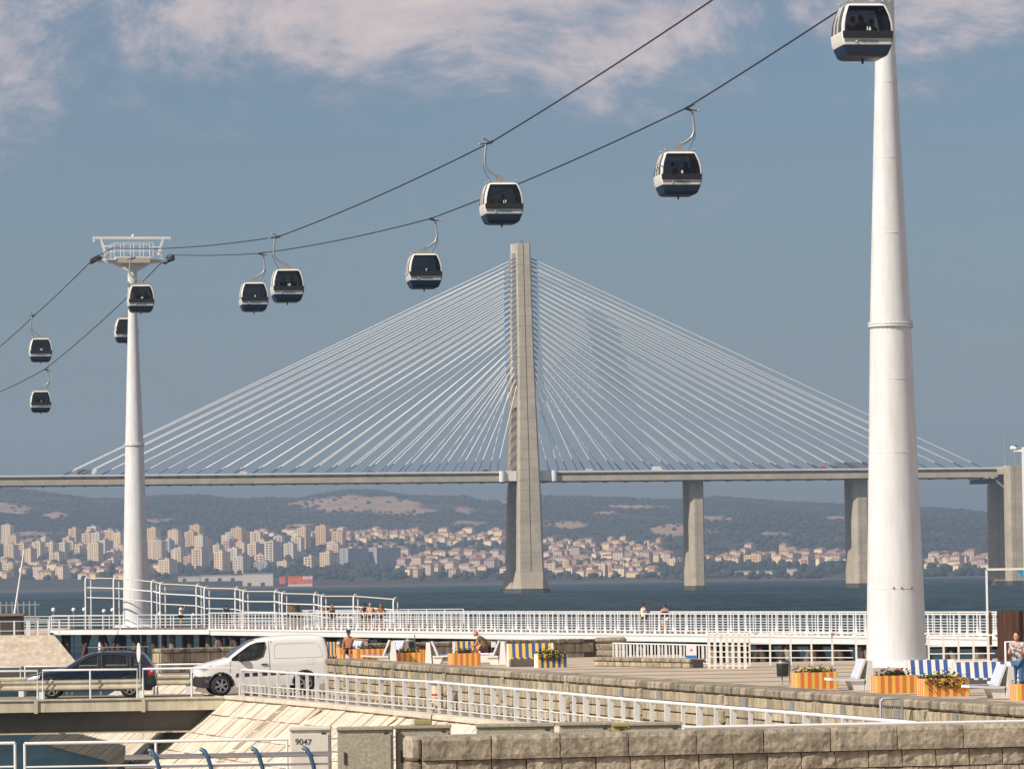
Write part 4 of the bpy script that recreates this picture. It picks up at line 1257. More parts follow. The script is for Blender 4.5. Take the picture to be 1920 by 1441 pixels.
# near wall at the bottom right
NWZ = 3.88
n0 = pz(790, 78.0, NWZ); n1 = pz(2080, 80.6, NWZ)
neard, nrz, nL = stone_wall('stone_wall', 'rough split-face stone wall with thick rounded coping in the foreground', (n0.x, n0.y), (n1.x, n1.y), NWZ - 1.3, NWZ, .55, 0.42, .05, .60, 3, STONE_N, STONE_N, capL=1.185, rough=.018, cap_th=.72)
# chamfered end of the near wall
pe_ = MB(); pe_.bevbox((-.11, .28, 1.09), (.2, .64, .40), .05); pe_.build('end_coping', STONE_N, neard)
pe_ = MB(); pe_.bevbox((-.11, .27, .43), (.2, .56, .86), .03); pe_.build('end_block', STONE_N, neard)

# near promenade (just below the frame) that carries wall, cabinets and rails
NG = NWZ - 1.3
g = MB(); g.b2(-12, 16, 30, 86.5, -2, NG); tag(g.build('promenade', PAVE), 'paved promenade below the foreground wall', 'pavement', kind='structure')

# left bank with its own slope
lb = MB()
ltop = gz(0, 1196, 3.0)
LX0, LX1 = -75, pz(95, 322, 3).x
prof = [(326, 3.0), (324.5, 3.0), (318, -.4)]
xr = [(LX1 + .6, 0), (LX1 + 1.4, 0), (LX1 + 8.5, 0)]
lb.add([(LX0, 380, 3.0), (LX0, 324.5, 3.0), (LX1, 324.5, 3.0), (LX1 - 1.6, 336, 3.0), (LX1 - 4, 380, 3.0)], [(0, 1, 2, 3, 4)])
lb.add([(LX0, 324.5, 3.0), (LX0, 320.5, .9), (LX1 + 2.0, 321.5, .9), (LX1, 324.5, 3.0)], [(0, 1, 2, 3)])
lb.add([(LX1, 324.5, 3.0), (LX1 + 2.0, 321.5, .9), (LX1 + .4, 336, .9), (LX1 - 1.6, 336, 3.0)], [(0, 1, 2, 3)])
lb.k = 1
lb.add([(LX0, 320.5, .9), (LX0, 318.0, -.4), (LX1 + 3.4, 319.5, -.4), (LX1 + 2.0, 321.5, .9)], [(0, 1, 2, 3)])
lb.add([(LX1 + 2.0, 321.5, .9), (LX1 + 3.4, 319.5, -.4), (LX1 + 1.8, 336, -.4), (LX1 + .4, 336, .9)], [(0, 1, 2, 3)])
lbo = tag(lb.build('far_bank', [mat('bank_stone', (.58, .49, .39), .95, var=.35, vs=1.6, c2=(.46, .38, .29), bump=1.0, bs=3.5), MOSS]), 'pale stone bank with weed line left of the slim mast', 'bank', kind='structure')
# ------------------------------------------------------------------ railings
def posts_line(path, spacing):
    # points every `spacing` along a polyline
    res = []; carry = 0.0
    for a, b in zip(path, path[1:]):
        L_ = (b - a).length; d = (b - a) / L_; s = carry
        while s < L_ - 1e-6:
            res.append((a + d * s, d)); s += spacing
        carry = s - L_
    return res
RP = [(455, 150), (560, 142.6), (661, 136), (800, 128.4), (1000, 116.5), (1190, 106), (1520, 93.2), (1660, 88.6), (1720, 86.8)]
RPATH = [Vector((*(pz(px, Y, ROAD).xy), ROAD)) for px, Y in RP]
rail = empty('quay_railing', RPATH[0], 'white post railing with rusty patches along the stone slope', 'railing')
def rel(p, o): return Vector(p) - o.location
RH = .88
pp = posts_line(RPATH, 1.27)
for k, (a, b) in enumerate(zip(RPATH, RPATH[1:])):
    m_ = WHITE_RUST if k == 2 else WHITE
    t = MB(); t.tube([rel(a, rail) + Vector((0, 0, RH)), rel(b, rail) + Vector((0, 0, RH))], .042, 8); t.build('top_rail', m_, rail)
    for z in (.16, .40):
        t = MB(); t.tube([rel(a, rail) + Vector((0, 0, z)), rel(b, rail) + Vector((0, 0, z))], .02, 6); t.build('lower_rail', WHITE_RUST, rail)
wide = MB(); wide.bar((0, 0, 0), (0, 0, RH), .13, .05); wide = {m_.name: wide.mesh('post', m_) for m_ in (WHITE, WHITE_RUST)}
thin = MB(); thin.bar((0, 0, 0), (0, 0, RH), .085, .04); thin = {m_.name: thin.mesh('post', m_) for m_ in (WHITE, WHITE_RUST)}
stub = MB(); stub.bar((0, 0, .16), (0, 0, .40), .04, .03); stub = stub.mesh('stub_post', WHITE_RUST)
for k, (p, d) in enumerate(pp):
    rz = math.atan2(d.y, d.x)
    px = proj(p)[0]
    m_ = WHITE_RUST if 660 < px < 730 else WHITE
    o = link('post', (wide if k % 2 == 0 else thin)[m_.name], rail, rel(p, rail), rz + math.pi / 2)
    if k + 1 < len(pp): link('stub_post', stub, rail, rel(p.lerp(pp[k + 1][0], .5), rail), rz + math.pi / 2)

# ------------------------------------------------------------------ walkway over the water with balustrades
def wk_Y(px): return F / (26.4 + .0079 * (px - 400))
def wk(px, dy=0.0, z=WALK):
    return pz(px, wk_Y(px) + dy, z)
WA = wk(392); WB = wk(2010)
WD = (WB - WA).normalized(); WNn = Vector((-WD.y, WD.x, 0))        # to the back
if WNn.y < 0: WNn = -WNn
wL = (WB - WA).length
walk = empty('pier_walkway', WA, 'long white pier walkway on raking piles over the water', 'pier', rz=math.atan2(WD.y, WD.x))
WOOD = mat('deck_boards', (0.20, 0.14, 0.10), 0.9, var=.3, vs=3)
WW = 6.0
RUSTP = mat('rusty_pile', (0.055, 0.045, 0.04), 0.85, vs=1.2, c2=(0.12, 0.055, 0.025), var=.4)
PALEP = mat('pale_pile', (0.30, 0.27, 0.21), 0.85, vs=1.0, c2=(0.13, 0.075, 0.045), var=.35)
b = MB(); b.b2(0, wL, .12, WW - .12, -.12, 0); b.build('deck', WOOD, walk)
for y in (0, WW):
    b = MB(); b.b2(0, wL, y - .12, y + .12, -.42, -.10); b.build('edge_beam', WHITE, walk)
    b = MB(); b.b2(0, wL, y - .16, y + .16, -.10, .03); b.build('edge_kerb', WHITE, walk)
BH = 1.12
plate = MB(); plate.loft([[(x, y, z) for x, y in ((-.05, -.02), (.05, -.02), (.05, .02), (-.05, .02))] for z in (.03, BH)], True)
plate.loft([[(-.14 + e, -.018, .03), (.14 - e, -.018, .03), (.14 - e, .018, .03), (-.14 + e, .018, .03)] for e in (0,)] + [[(-.06, -.018, .42), (.06, -.018, .42), (.06, .018, .42), (-.06, .018, .42)]], True)
plate = plate.mesh('post', WHITE)
slim = MB().b2(-.03, .03, -.02, .02, .03, BH).mesh('slim_post', WHITE)
def balustrade(y, n_step, fine=True, H=BH, big=True):
    t = MB(); t.b2(0, wL, y - .04, y + .04, H, H + .07); t.build('handrail', WHITE, walk)
    for z in (.22, .36, .50, .64, .78):
        t = MB(); t.b2(0, wL, y - .016, y + .016, z - .014, z + .014); t.build('mid_rail', WHITE, walk)
    k = 0; x = 0.0
    while x < wL:
        link('post' if k % 2 == 0 else 'slim_post', plate if k % 2 == 0 else slim, walk, (x, y, 0)); x += n_step; k += 1
balustrade(0, .66); balustrade(WW, .95)
# raking piles under the walkway, in pairs
k = 0; x = .8
while x < wL - 1:
    for y in (.5, WW - .5):
        for s in (-1, 1):
            b = MB(); b.tube([(0, 0, -.42), (s * 1.5, (0.5 if y > 3 else -.3), -3.6)], .2, 9); o = b.build('pile', PALEP if (k + (s > 0)) % 3 == 0 else RUSTP, walk, (x, y, 0))
    b = MB(); b.b2(x - .2, x + .2, .1, WW - .1, -.62, -.42); b.build('cap_beam', RUSTP, walk)
    x += 3.0; k += 1

# round platform at the slim mast with thinner railing
PA = gz(97, 1180, WALK); PB = gz(394, 1179, WALK)
plat = empty('mast_platform', (PA.x, PA.y, WALK), 'low deck with thin white railing around the slim mast', 'platform', rz=math.atan2(PB.y - PA.y, PB.x - PA.x))
pL = (PB - PA).length
b = MB(); b.b2(0, pL, 0, 30, -.16, 0); b.build('deck', WOOD, plat)
b = MB(); b.b2(0, pL, -.12, .12, -.36, -.02); b.build('edge_beam', WHITE, plat)
for yb in (0.0, 24.0):
    for z in (.35, .55, .75, 1.05):
        b = MB(); b.tube([(0, yb, z), (pL, yb, z)], .028 if z > 1 else .016, 6); b.build('rail', WHITE, plat)
    n_ = 9
    for k in range(n_ + 1):
        b = MB(); b.bar((0, 0, 0), (0, 0, 1.05), .07, .05); b.build('post', WHITE, plat, (pL * k / n_, yb, 0))
for k in range(9):
    for y in (1, 12):
        b = MB(); b.tube([(0, 0, -.3), (0, 0, -3.6)], .24, 9); b.build('pile', RUSTP if k % 2 else PALEP, plat, (.6 + k * (pL - 1) / 8.5, y, 0))
for k in range(4):
    b = MB(); b.bar((3.6 + k * 1.7, .8, -.35), (3.6 + k * 1.7 + (1.6 if k % 2 else -1.6), .8, -3.5), .22, .22); b.build('brace', RUSTP, plat)
b = MB(); b.lathe([(1.7, 0), (1.65, .12), (1.2, .16)], n=28); b.build('mast_plinth', WHITE, plat, Matrix.Rotation(-plat.rotation_euler.z, 3, 'Z') @ (TBL - plat.location))
# globe lamps behind
for px, py in ((100, 1142.5), (138, 1142.5), (158, 1142), (195, 1145), (211, 1143), (362, 1153), (300, 1150)):
    Y = 372
    p = at(px, py, Y)
    g = empty('globe_lamp', (p.x, p.y, 0), 'white globe lamp on a post, %s' % {100: 'leftmost of the row', 138: 'second from the left of the row', 158: 'beside the first white hoop', 195: 'lowest, left of the slim mast', 211: 'right against the slim mast', 362: 'right of the person in white shirt', 300: 'just right of the slim mast'}[px], 'lamp', 'globe lamps on the marina pontoon')
    b = MB(); b.ball((0, 0, p.z), .17, 12); b.build('globe', mat('globe_white', (.8, .8, .77), .3), g)
    b = MB(); b.tube([(0, 0, -.2), (0, 0, p.z - .16)], .04, 6); b.build('post', STEEL, g)
# pontoon behind with its own rails
a = at(20, 1162, 375); b_ = at(560, 1160, 352)
pon = empty('marina_pontoon', (a.x, a.y, 0), 'low marina pontoon with thin rails behind the slim mast', 'pontoon', rz=math.atan2(b_.y - a.y, b_.x - a.x))
Lp = (b_ - a).length
b = MB(); b.b2(0, Lp, 0, 3, 2.6, 2.9); b.build('deck', WOOD, pon)
for z in (3.25, 3.5, 3.75, 4.0):
    b = MB(); b.tube([(0, 0, z), (Lp, 0, z)], .022, 5); b.build('rail', WHITE, pon)
for k in range(15):
    b = MB(); b.bar((0, 0, 2.9), (0, 0, 4.02), .06, .05); b.build('post', WHITE, pon, (Lp * k / 14, 0, 0))
    b = MB(); b.tube([(0, 0, -1), (0, 0, 2.62)], .2, 8); b.build('pile', RUSTP, pon, (Lp * k / 14, 1.5, 0))

# hooped gangway
HOOP = [(163, 1080), (216, 1081), (287, 1087), (303, 1091), (371, 1094), (386, 1099), (444, 1100), (459, 1105), (518, 1105), (532, 1109), (592, 1110), (606, 1114), (666, 1114), (741, 1120)]
gang = empty('hooped_gangway', pz(741, 318, WALK), 'white gangway of tall hoops and sloping tubes behind the walkway', 'gangway')
tops = []
for k, (px, py) in enumerate(HOOP):
    Y = interp([(163, 352), (741, 318)], px) + (2.2 if k % 2 == 0 and 3 < k < 12 else 0)
    tp = at(px, py, Y); tops.append(tp)
    bz = WALK - .4
    hwid = .13
    pts2 = [Vector((tp.x - hwid, Y, bz))] + [Vector((tp.x - hwid * math.cos(a), Y + .0 + .9 * (1 - math.cos(a)), tp.z - .35 + .35 * math.sin(a))) for a in [math.pi * j / 8 for j in range(9)]] + [Vector((tp.x + hwid, Y + 1.8, bz))]
    b = MB(); b.tube([p - gang.location for p in pts2], .058, 8); b.build('hoop', WHITE, gang)
def gang_tube(dz, dy, i0=0):
    b = MB(); b.tube([Vector((t.x, interp([(163, 352), (741, 318)], HOOP[i][0]) + dy, t.z + dz)) - gang.location for i, t in enumerate(tops) if i >= i0], .04, 6); b.build('side_tube', mat('tube_tan', (.62, .56, .46), .5) if dz > -.3 else WHITE, gang)
gang_tube(-.12, .3); gang_tube(-.12, 1.5); gang_tube(-.85, .0); gang_tube(-.85, 1.8); gang_tube(-1.6, .0)
# timber mooring dolphins behind
for px, hz in ((552, 4.9), (614, 4.6)):
    p = pz(px, 330, 0)
    d_ = empty('mooring_pile', (p.x, p.y, 0), 'thick dark mooring pile %s' % ('behind the hooped gangway' if px < 600 else 'beside the woman with long hair'), 'pile')
    b = MB(); b.lathe([(.45, -1), (.45, hz - .25), (.36, hz)], n=14); b.build('trunk', mat('pile_wood', (.13, .085, .05), .9, var=.4, vs=2), d_)
    b = MB(); b.lathe([(.47, hz - .9), (.49, hz - .8), (.47, hz - .7)], n=14, cap=False); b.build('band', DARK, d_)

# fence and leaning pole on the left bank
p = pz(0, 338, 3.0)
fn = empty('steel_fence', p, 'tall grey steel bar fence at the left edge', 'fence')
for k in range(10):
    b = MB(); b.bar((k * .42 - 1.2, 0, 0), (k * .42 - 1.2, 0, 2.35), .09, .05); b.build('bar', STEEL, fn)
for z in (.3, 1.1, 2.1):
    b = MB(); b.b2(-1.4, 2.9, -.03, .03, z - .04, z + .04); b.build('rail', STEEL, fn)
a = at(26, 1150, 333); c = at(45, 1032, 333)
pol = MB(); pol.tube([Vector((0, 0, -.3)), c - a], [.085, .055], 8); tag(pol.build('pole', WHITE, None, a), 'leaning white pole beside the steel fence', 'pole')
kio = empty('bank_kiosk', pz(8, 331, 3.0), 'low dark hut behind the railing at the left edge', 'hut')
b = MB(); b.b2(-2, 1.2, 0, 2, 0, 1.35); b.build('wall', mat('hut_brown', (.05, .04, .035), .8), kio)
b = MB(); b.b2(-2.2, 1.4, -.2, 2.2, 1.35, 1.5); b.build('roof', mat('hut_roof', (.22, .15, .12), .8), kio)
lr = empty('bank_railing', pz(0, 325, 3.0), 'white railing along the top of the left bank', 'railing')
for k in range(8):
    b = MB(); b.bar((0, 0, 0), (0, 0, 1.05), .11, .05); b.build('post', WHITE, lr, (-1.1 + k * (1.05 if k < 4 else .75) + (0 if k < 4 else 1.1) * .0, 0, 0))
for z in (.35, 1.0):
    b = MB(); b.tube([(-1.2, 0, z), (4.0, 0, z)], .025, 6); b.build('rail', WHITE, lr)
# ------------------------------------------------------------------ vehicles
def in_poly(x, z, poly):
    c = False; n = len(poly)
    for i in range(n):
        x1, z1 = poly[i]; x2, z2 = poly[(i + 1) % n]
        if (z1 > z) != (z2 > z) and x < (x2 - x1) * (z - z1) / (z2 - z1) + x1: c = not c
    return c
def circle(cx, cz, r, n=18): return [(cx + r * math.cos(2 * math.pi * k / n), cz + r * math.sin(2 * math.pi * k / n)) for k in range(n)]
def wheel_meshes(R, wd, spokes, rimc, tag_):
    ty = MB(); prof = [(R * .66, -wd / 2), (R * .93, -wd / 2), (R, -wd * .32), (R, wd * .32), (R * .93, wd / 2), (R * .66, wd / 2)]
    n = 28; rings = [[(r * math.cos(2 * math.pi * k / n), y, r * math.sin(2 * math.pi * k / n)) for k in range(n)] for r, y in prof]
    ty.sm = True; ty.loft(rings, False)
    rm = MB(); rm.sm = False
    rm.tube([(0, -wd * .1, 0), (0, -wd * .05, 0)], R * .66, n)
    rm.k = 1
    o = [(R * .68 * math.cos(2 * math.pi * k / n), -wd * .46, R * .68 * math.sin(2 * math.pi * k / n)) for k in range(n)]
    o2 = [(R * .60 * math.cos(2 * math.pi * k / n), -wd * .42, R * .60 * math.sin(2 * math.pi * k / n)) for k in range(n)]
    o3 = [(R * .62 * math.cos(2 * math.pi * k / n), -wd * .1, R * .62 * math.sin(2 * math.pi * k / n)) for k in range(n)]
    rm.loft([o, o2, o3], False)
    for k in range(spokes):
        a = 2 * math.pi * k / spokes + .3
        rm.bar((R * .1 * math.cos(a), -wd * .42, R * .1 * math.sin(a)), (R * .62 * math.cos(a), -wd * .42, R * .62 * math.sin(a)), .05, R * .17)
    rm.tube([(0, -wd * .5, 0), (0, -wd * .3, 0)], R * .14, 12)
    return ty.mesh('tyre', BLACK), rm.mesh('rim', [mat('wheel_dark', (.02, .02, .02), .7), rimc])
def vehicle(name, label, cat, loc, rz, ztop, zbot, wfun, holes_side, screen, paint, n_x=64, n_z=26, pitch=0.0, lower=None):
    v = empty(name, loc, label, cat, rz=rz)
    v.rotation_euler = (0, pitch, rz)
    X1 = ztop[-1][0]
    body = MB(); body.sm = True
    xs = [X1 * (i / n_x) for i in range(n_x + 1)]
    P = {}
    def zt(x): return interp(ztop, x)
    def zb(x): return interp(zbot, x)
    for s in (-1, 1):
        grid = []
        for x in xs:
            row = []
            for k in range(n_z + 1):
                z = lerp(zb(x), zt(x), k / n_z); row.append(len(body.v)); body.v.append((-x, s * wfun(x, z, zt(x)), z))
            grid.append(row)
        P[s] = grid
        for i in range(n_x):
            for k in range(n_z):
                xm = (xs[i] + xs[i + 1]) / 2; zm = (lerp(zb(xs[i]), zt(xs[i]), (k + .5) / n_z) + lerp(zb(xs[i + 1]), zt(xs[i + 1]), (k + .5) / n_z)) / 2
                if any(in_poly(xm, zm, h) for h in holes_side): continue
                body.k = 1 if lower and lower(xm, zm) else 0
                f = [grid[i][k], grid[i + 1][k], grid[i + 1][k + 1], grid[i][k + 1]]
                body.face(f if s > 0 else f[::-1])
    # roof / bonnet strip
    ny = 10; strip = []
    for i, x in enumerate(xs):
        wt = wfun(x, zt(x), zt(x)); row = []
        for j in range(ny + 1):
            if j == 0: row.append(P[-1][i][n_z]); continue
            if j == ny: row.append(P[1][i][n_z]); continue
            y = lerp(-wt, wt, j / ny); row.append(len(body.v)); body.v.append((-x, y, zt(x) + .035 * (1 - (2 * j / ny - 1) ** 4)))
        strip.append(row)
    glassq = {}
    for i in range(n_x):
        xm = (xs[i] + xs[i + 1]) / 2
        for j in range(ny):
            key = next((k for k, (a, b) in enumerate(screen) if a < xm < b and 1 <= j <= ny - 2), None)
            f = [strip[i][j], strip[i][j + 1], strip[i + 1][j + 1], strip[i + 1][j]]
            if key is not None: glassq.setdefault(key, []).append(f); continue
            body.k = 1 if lower and lower(xm, zt(xm)) else 0
            body.face(f)
    # nose, tail and floor
    body.k = 1 if lower else 0
    body.face([P[-1][0][k] for k in range(n_z + 1)][::-1] + [strip[0][j] for j in range(1, ny)][::-1][::-1][::-1] * 0 + [P[1][0][k] for k in range(n_z + 1)])
    body.k = 0
    body.face([P[1][n_x][k] for k in range(n_z + 1)][::-1] + [P[-1][n_x][k] for k in range(n_z + 1)])
    bo = body.build('body', [paint, mat('bumper_black', (.025, .025, .027), .6)], v)
    vg = glass('car_glass', (.34, .42, .42), .07)
    for key, qs in glassq.items():
        g = MB()
        for f in qs: g.add([Vector(body.v[i]) + Vector((0, 0, .004)) for i in f], [(0, 1, 2, 3)])
        g.build(('windscreen', 'rear_window')[min(key, 1)], vg, v)
    def surf(x, z, s, off): return Vector((-x, s * (wfun(x, z, zt(x)) + off), z))
    return v, surf, bo
def patch(surf, poly, s, off, m, name, parent, n=6):
    # polygon laid on the flank as a thin solid plate
    cx = sum(p[0] for p in poly) / len(poly); cz = sum(p[1] for p in poly) / len(poly)
    b = MB(); prev = None
    for t in [k / n for k in range(n, 0, -1)]:
        ring = [surf(cx + (x - cx) * t, cz + (z - cz) * t, s, off) for x, z in poly]
        base = len(b.v); b.v += [tuple(p) for p in ring]
        if prev is not None:
            for j in range(len(poly)):
                k2 = (j + 1) % len(poly); b.face([prev + j, prev + k2, base + k2, base + j] if s < 0 else [prev + j, base + j, base + k2, prev + k2])
        prev = base
    b.face([prev + j for j in range(len(poly))])
    return b.build(name, m, parent)
def trim(surf, poly, s, off, r, m, name, parent, closed=True):
    pts_ = []
    q = poly + [poly[0]] if closed else poly
    for (x1, z1), (x2, z2) in zip(q, q[1:]):
        n = max(1, int(math.hypot(x2 - x1, z2 - z1) / .12))
        for k in range(n): pts_.append(surf(lerp(x1, x2, k / n), lerp(z1, z2, k / n), s, off))
    pts_.append(surf(*q[-1], s, off))
    b = MB(); b.tube(pts_, r, 5, cap=not closed); return b.build(name, m, parent)
SEATM = mat('seat_cloth', (.04, .042, .048), .9)
LAMPC = mat('lamp_clear', (.62, .65, .66), .12, .3)
CHROME = mat('alloy_rim', (.42, .42, .43), .32, .7)
KTRIM = mat('black_trim', (.02, .02, .021), .5)

# --- white panel van
PV = mat('van_white', (.78, .77, .74), .28, coat=.5, var=.03, vs=.8)
zt_v = [(0, .66), (.03, .80), (.12, .90), (.40, 1.0), (1.0, 1.13), (1.12, 1.17), (1.45, 1.42), (1.78, 1.63), (2.0, 1.72), (2.4, 1.79), (3.2, 1.83), (4.0, 1.81), (4.22, 1.76), (4.34, 1.45), (4.42, 1.0), (4.45, .6)]
zb_v = [(0, .36), (.25, .26), (4.1, .27), (4.45, .38)]
def w_v(x, z, zt):
    w = .90
    if x < .7: w = .58 + .32 * math.sqrt(max(0, 1 - (1 - x / .7) ** 2))
    if x > 4.15: w = .90 - .07 * ((x - 4.15) / .3) ** 2
    if z > .98: w -= (z - .98) * .15
    if z < .5: w -= (.5 - z) * .12
    t = max(0, 1 - (zt - z) / .14)
    return w - .07 * t * t
door_w = [(1.22, 1.16), (1.50, 1.36), (1.80, 1.56), (2.02, 1.64), (2.30, 1.66), (2.32, 1.5), (2.22, 1.22), (2.0, 1.12), (1.6, 1.10)]
FWv, RWv = (.86, .33), (3.56, .33)
archv = [circle(*FWv, .40), circle(*RWv, .39)]
pv = pz(488, 152.6, ROAD); pv.z = ROAD
van, sv, vb = vehicle('panel_van', 'white panel van with black lower trim coming onto the road bridge', 'van', (0, 0, 0), 0, zt_v, zb_v, w_v, [door_w] + archv, [(1.14, 2.0)], PV, lower=lambda x, z: x < .62 and z < .64)
VRZ = math.radians(180 + 10)
van.rotation_euler = (0, 0, VRZ)
van.location = pv + Matrix.Rotation(van.rotation_euler.z, 3, 'Z') @ Vector((2.21 * 1.02, 0, .0))
van.rotation_euler = (0, .016, van.rotation_euler.z); van.scale = (1.02, 1.02, 1.02)
VG = glass('car_glass')
for s in (-1, 1):
    patch(sv, door_w, s, -.012, VG, 'side_window', van)
    trim(sv, door_w, s, .004, .022, KTRIM, 'window_seal', van)
    patch(sv, [(1.20, 1.10), (1.62, 1.09), (1.60, 1.14), (1.24, 1.19)], s, .006, KTRIM, 'mirror_base', van)
    m_ = MB(); p = sv(1.50, 1.18, s, .12); m_.bevbox(p, (.16, .17, .24), .04); m_.build('wing_mirror', KTRIM, van)
    m_ = MB(); m_.bar(sv(1.46, 1.14, s, .0), sv(1.5, 1.14, s, .1), .06, .05); m_.build('mirror_arm', KTRIM, van)
    trim(sv, [(1.15, .72), (1.18, 1.08)], s, .002, .008, mat('panel_gap', (.12, .12, .12), .7), 'door_gap', van, False)
    trim(sv, [(2.42, .40), (2.44, 1.0), (2.42, 1.70)], s, .002, .008, MATS['panel_gap'], 'door_gap', van, False)
    trim(sv, [(2.60, 1.14), (2.58, 1.5), (2.66, 1.60), (3.9, 1.60), (4.05, 1.5), (4.14, 1.18), (4.1, 1.14)], s, .002, .010, mat('panel_crease', (.6, .59, .57), .4), 'side_panel_crease', van)
    trim(sv, [(3.66, .93), (3.66, 1.06), (3.86, 1.06), (3.86, .93)], s, .002, .007, MATS['panel_crease'], 'fuel_flap', van)
    patch(sv, [(1.32, .58), (1.36, .70), (3.05, .72), (3.02, .62)], s, .012, KTRIM, 'side_trim', van)
    m_ = MB(); m_.bar(sv(2.16, .96, s, .03), sv(2.36, .97, s, .03), .03, .035); m_.build('door_handle', KTRIM, van)
    patch(sv, [(.10, .84), (.16, .97), (.62, 1.02), (.55, .94), (.42, .84), (.28, .80)], s, .010, LAMPC, 'headlight', van)
    patch(sv, [(.20, .86), (.28, .93), (.44, .93), (.36, .85)], s, .016, mat('lamp_dark', (.12, .13, .14), .2), 'headlight_bulb', van)
    patch(sv, circle(.40, .48, .055, 10), s, .006, mat('lamp_dark', (.12, .13, .14), .2), 'fog_lamp', van, 2)
    trim(sv, [(4.30, 1.62), (4.34, 1.2), (4.30, .85)], s, .002, .03, mat('tail_red', (.25, .015, .01), .3), 'tail_light', van, False)
    for cc in archv: trim(sv, [c for c in cc if c[1] > .28], s, -.01, .035, KTRIM, 'wheel_arch', van, False)
g_ = MB(); g_.b2(-.0, .02, -.5, .5, .68, .76); g_.build('grille', KTRIM, van)
g_ = MB(); g_.b2(.0, .025, -.26, .26, .44, .55); g_.build('number_plate', mat('plate', (.7, .7, .66), .5), van)
g_ = MB(); g_.b2(-4.2, -.25, -.72, .72, .27, .45); g_.build('floor', BLACK, van)
wh = wheel_meshes(.33, .21, 6, CHROME, 'v')
for (x, z) in (FWv, RWv):
    for s in (-1, 1):
        # the camera sees the +y flank after the turn, so the rim faces outward on either side
        o = empty('wheel', (-x, s * .80, z), None, None, rz=(0 if s < 0 else math.pi)); o.parent = van
        link('tyre', wh[0], o); link('rim', wh[1], o)
for y in (-.38, .38):
    b = MB(); b.bevbox((-2.1, y, .62), (.5, .5, .2), .05); b.bevbox((-2.32, y, 1.0), (.16, .48, .7), .05); b.build('seat', SEATM, van)
b = MB(); b.b2(-2.52, -2.48, -.8, .8, .5, 1.68); b.build('bulkhead', SEATM, van)
b = MB(); b.b2(-1.3, -1.05, -.78, .78, .8, 1.06); b.build('dashboard', SEATM, van)

# --- dark blue estate car
PB_ = mat('car_blue', (.006, .017, .034), .2, coat=.6)
zt_c = [(0, .52), (.05, .64), (.2, .74), (.6, .84), (1.2, .95), (1.35, .98), (1.7, 1.20), (2.0, 1.37), (2.2, 1.43), (2.6, 1.47), (3.2, 1.47), (3.8, 1.43), (4.05, 1.38), (4.25, 1.18), (4.45, .98), (4.54, .9), (4.57, .6)]
sq = lambda x: x if x < 3.42 else 3.42 + (x - 3.42) * .74
zt_c = [(sq(x), z) for x, z in zt_c]
zb_c = [(0, .30), (.2, .22), (4.0, .24), (sq(4.57), .36)]
def w_c(x, z, zt):
    w = .87
    if x < .7: w = .55 + .32 * math.sqrt(max(0, 1 - (1 - x / .7) ** 2))
    if x > 3.92: w = .87 - .10 * ((x - 3.92) / .35) ** 2
    if z > .92: w -= (z - .92) * .42
    if z < .45: w -= (.45 - z) * .15
    t = max(0, 1 - (zt - z) / .08)
    return w - .05 * t * t
cw = [[(1.52, .95), (1.85, 1.17), (2.12, 1.34), (2.38, 1.38), (2.42, .96)], [(2.55, .96), (2.52, 1.39), (3.05, 1.39), (3.32, 1.34), (3.38, .97)], [(3.50, .98), (3.46, 1.32), (3.80, 1.33), (4.06, 1.18), (4.02, 1.04)]]
cw = [[(sq(x), z) for x, z in p] for p in cw]
FWc, RWc = (.90, .31), (3.42, .31)
archc = [circle(*FWc, .37), circle(*RWc, .37)]
pc = pz(172.5, 151.6, ROAD + .02); pc.z = ROAD + .02
car, scf, cb2 = vehicle('estate_car', 'dark blue estate car with roof bars driving on the road bridge', 'car', (0, 0, 0), 0, zt_c, zb_c, w_c, cw + archc, [(1.38, 2.12), (sq(4.06), sq(4.40))], PB_)
car.location = pc - Vector((2.16, 0, 0)); car.rotation_euler = (0, 0, math.radians(180 + 2)); 
for s in (-1, 1):
    for p_ in cw:
        patch(scf, p_, s, -.010, VG, 'side_window', car); trim(scf, p_, s, .003, .016, KTRIM, 'window_seal', car)
    trim(scf, [(1.40, .36), (1.42, .94)], s, .002, .007, BLACK, 'door_gap', car, False); trim(scf, [(2.48, .34), (2.48, 1.42)], s, .002, .007, BLACK, 'door_gap', car, False)
    trim(scf, [(3.46, .7), (3.44, 1.36)], s, .002, .007, BLACK, 'door_gap', car, False)
    trim(scf, [(.5, .58), (2.4, .60), (4.0, .62)], s, .008, .018, KTRIM, 'side_trim', car, False)
    for hx in (2.28, 3.28):
        m_ = MB(); m_.bar(scf(hx - .09, .80, s, .02), scf(hx + .09, .81, s, .02), .03, .04); m_.build('door_handle', PB_, car)
    m_ = MB(); m_.bevbox(scf(1.62, 1.02, s, .10), (.12, .18, .13), .03); m_.build('wing_mirror', PB_, car)
    patch(scf, [(.08, .60), (.14, .70), (.55, .79), (.5, .66), (.3, .60)], s, .008, LAMPC, 'headlight', car)
    patch(scf, [(sq(4.26), .72), (sq(4.22), 1.0), (sq(4.40), 1.0), (sq(4.5), .72)], s, .010, mat('tail_red_bright', (.55, .02, .02), .25), 'tail_light', car)  # brighter red than the tail lights of the van
    patch(scf, [(sq(4.34), .82), (sq(4.34), .90), (sq(4.44), .90), (sq(4.46), .82)], s, .018, mat('tail_white', (.7, .65, .62), .3), 'reversing_light', car)
    for cc in archc: trim(scf, [c for c in cc if c[1] > .26], s, -.01, .03, BLACK, 'wheel_arch', car, False)
    rb = MB(); rb.tube([(-2.25, s * .58, 1.47), (-2.4, s * .58, 1.53), (-3.55, s * .58, 1.51), (-3.7, s * .58, 1.44)], .018, 6); rb.build('roof_rail', DARK, car)
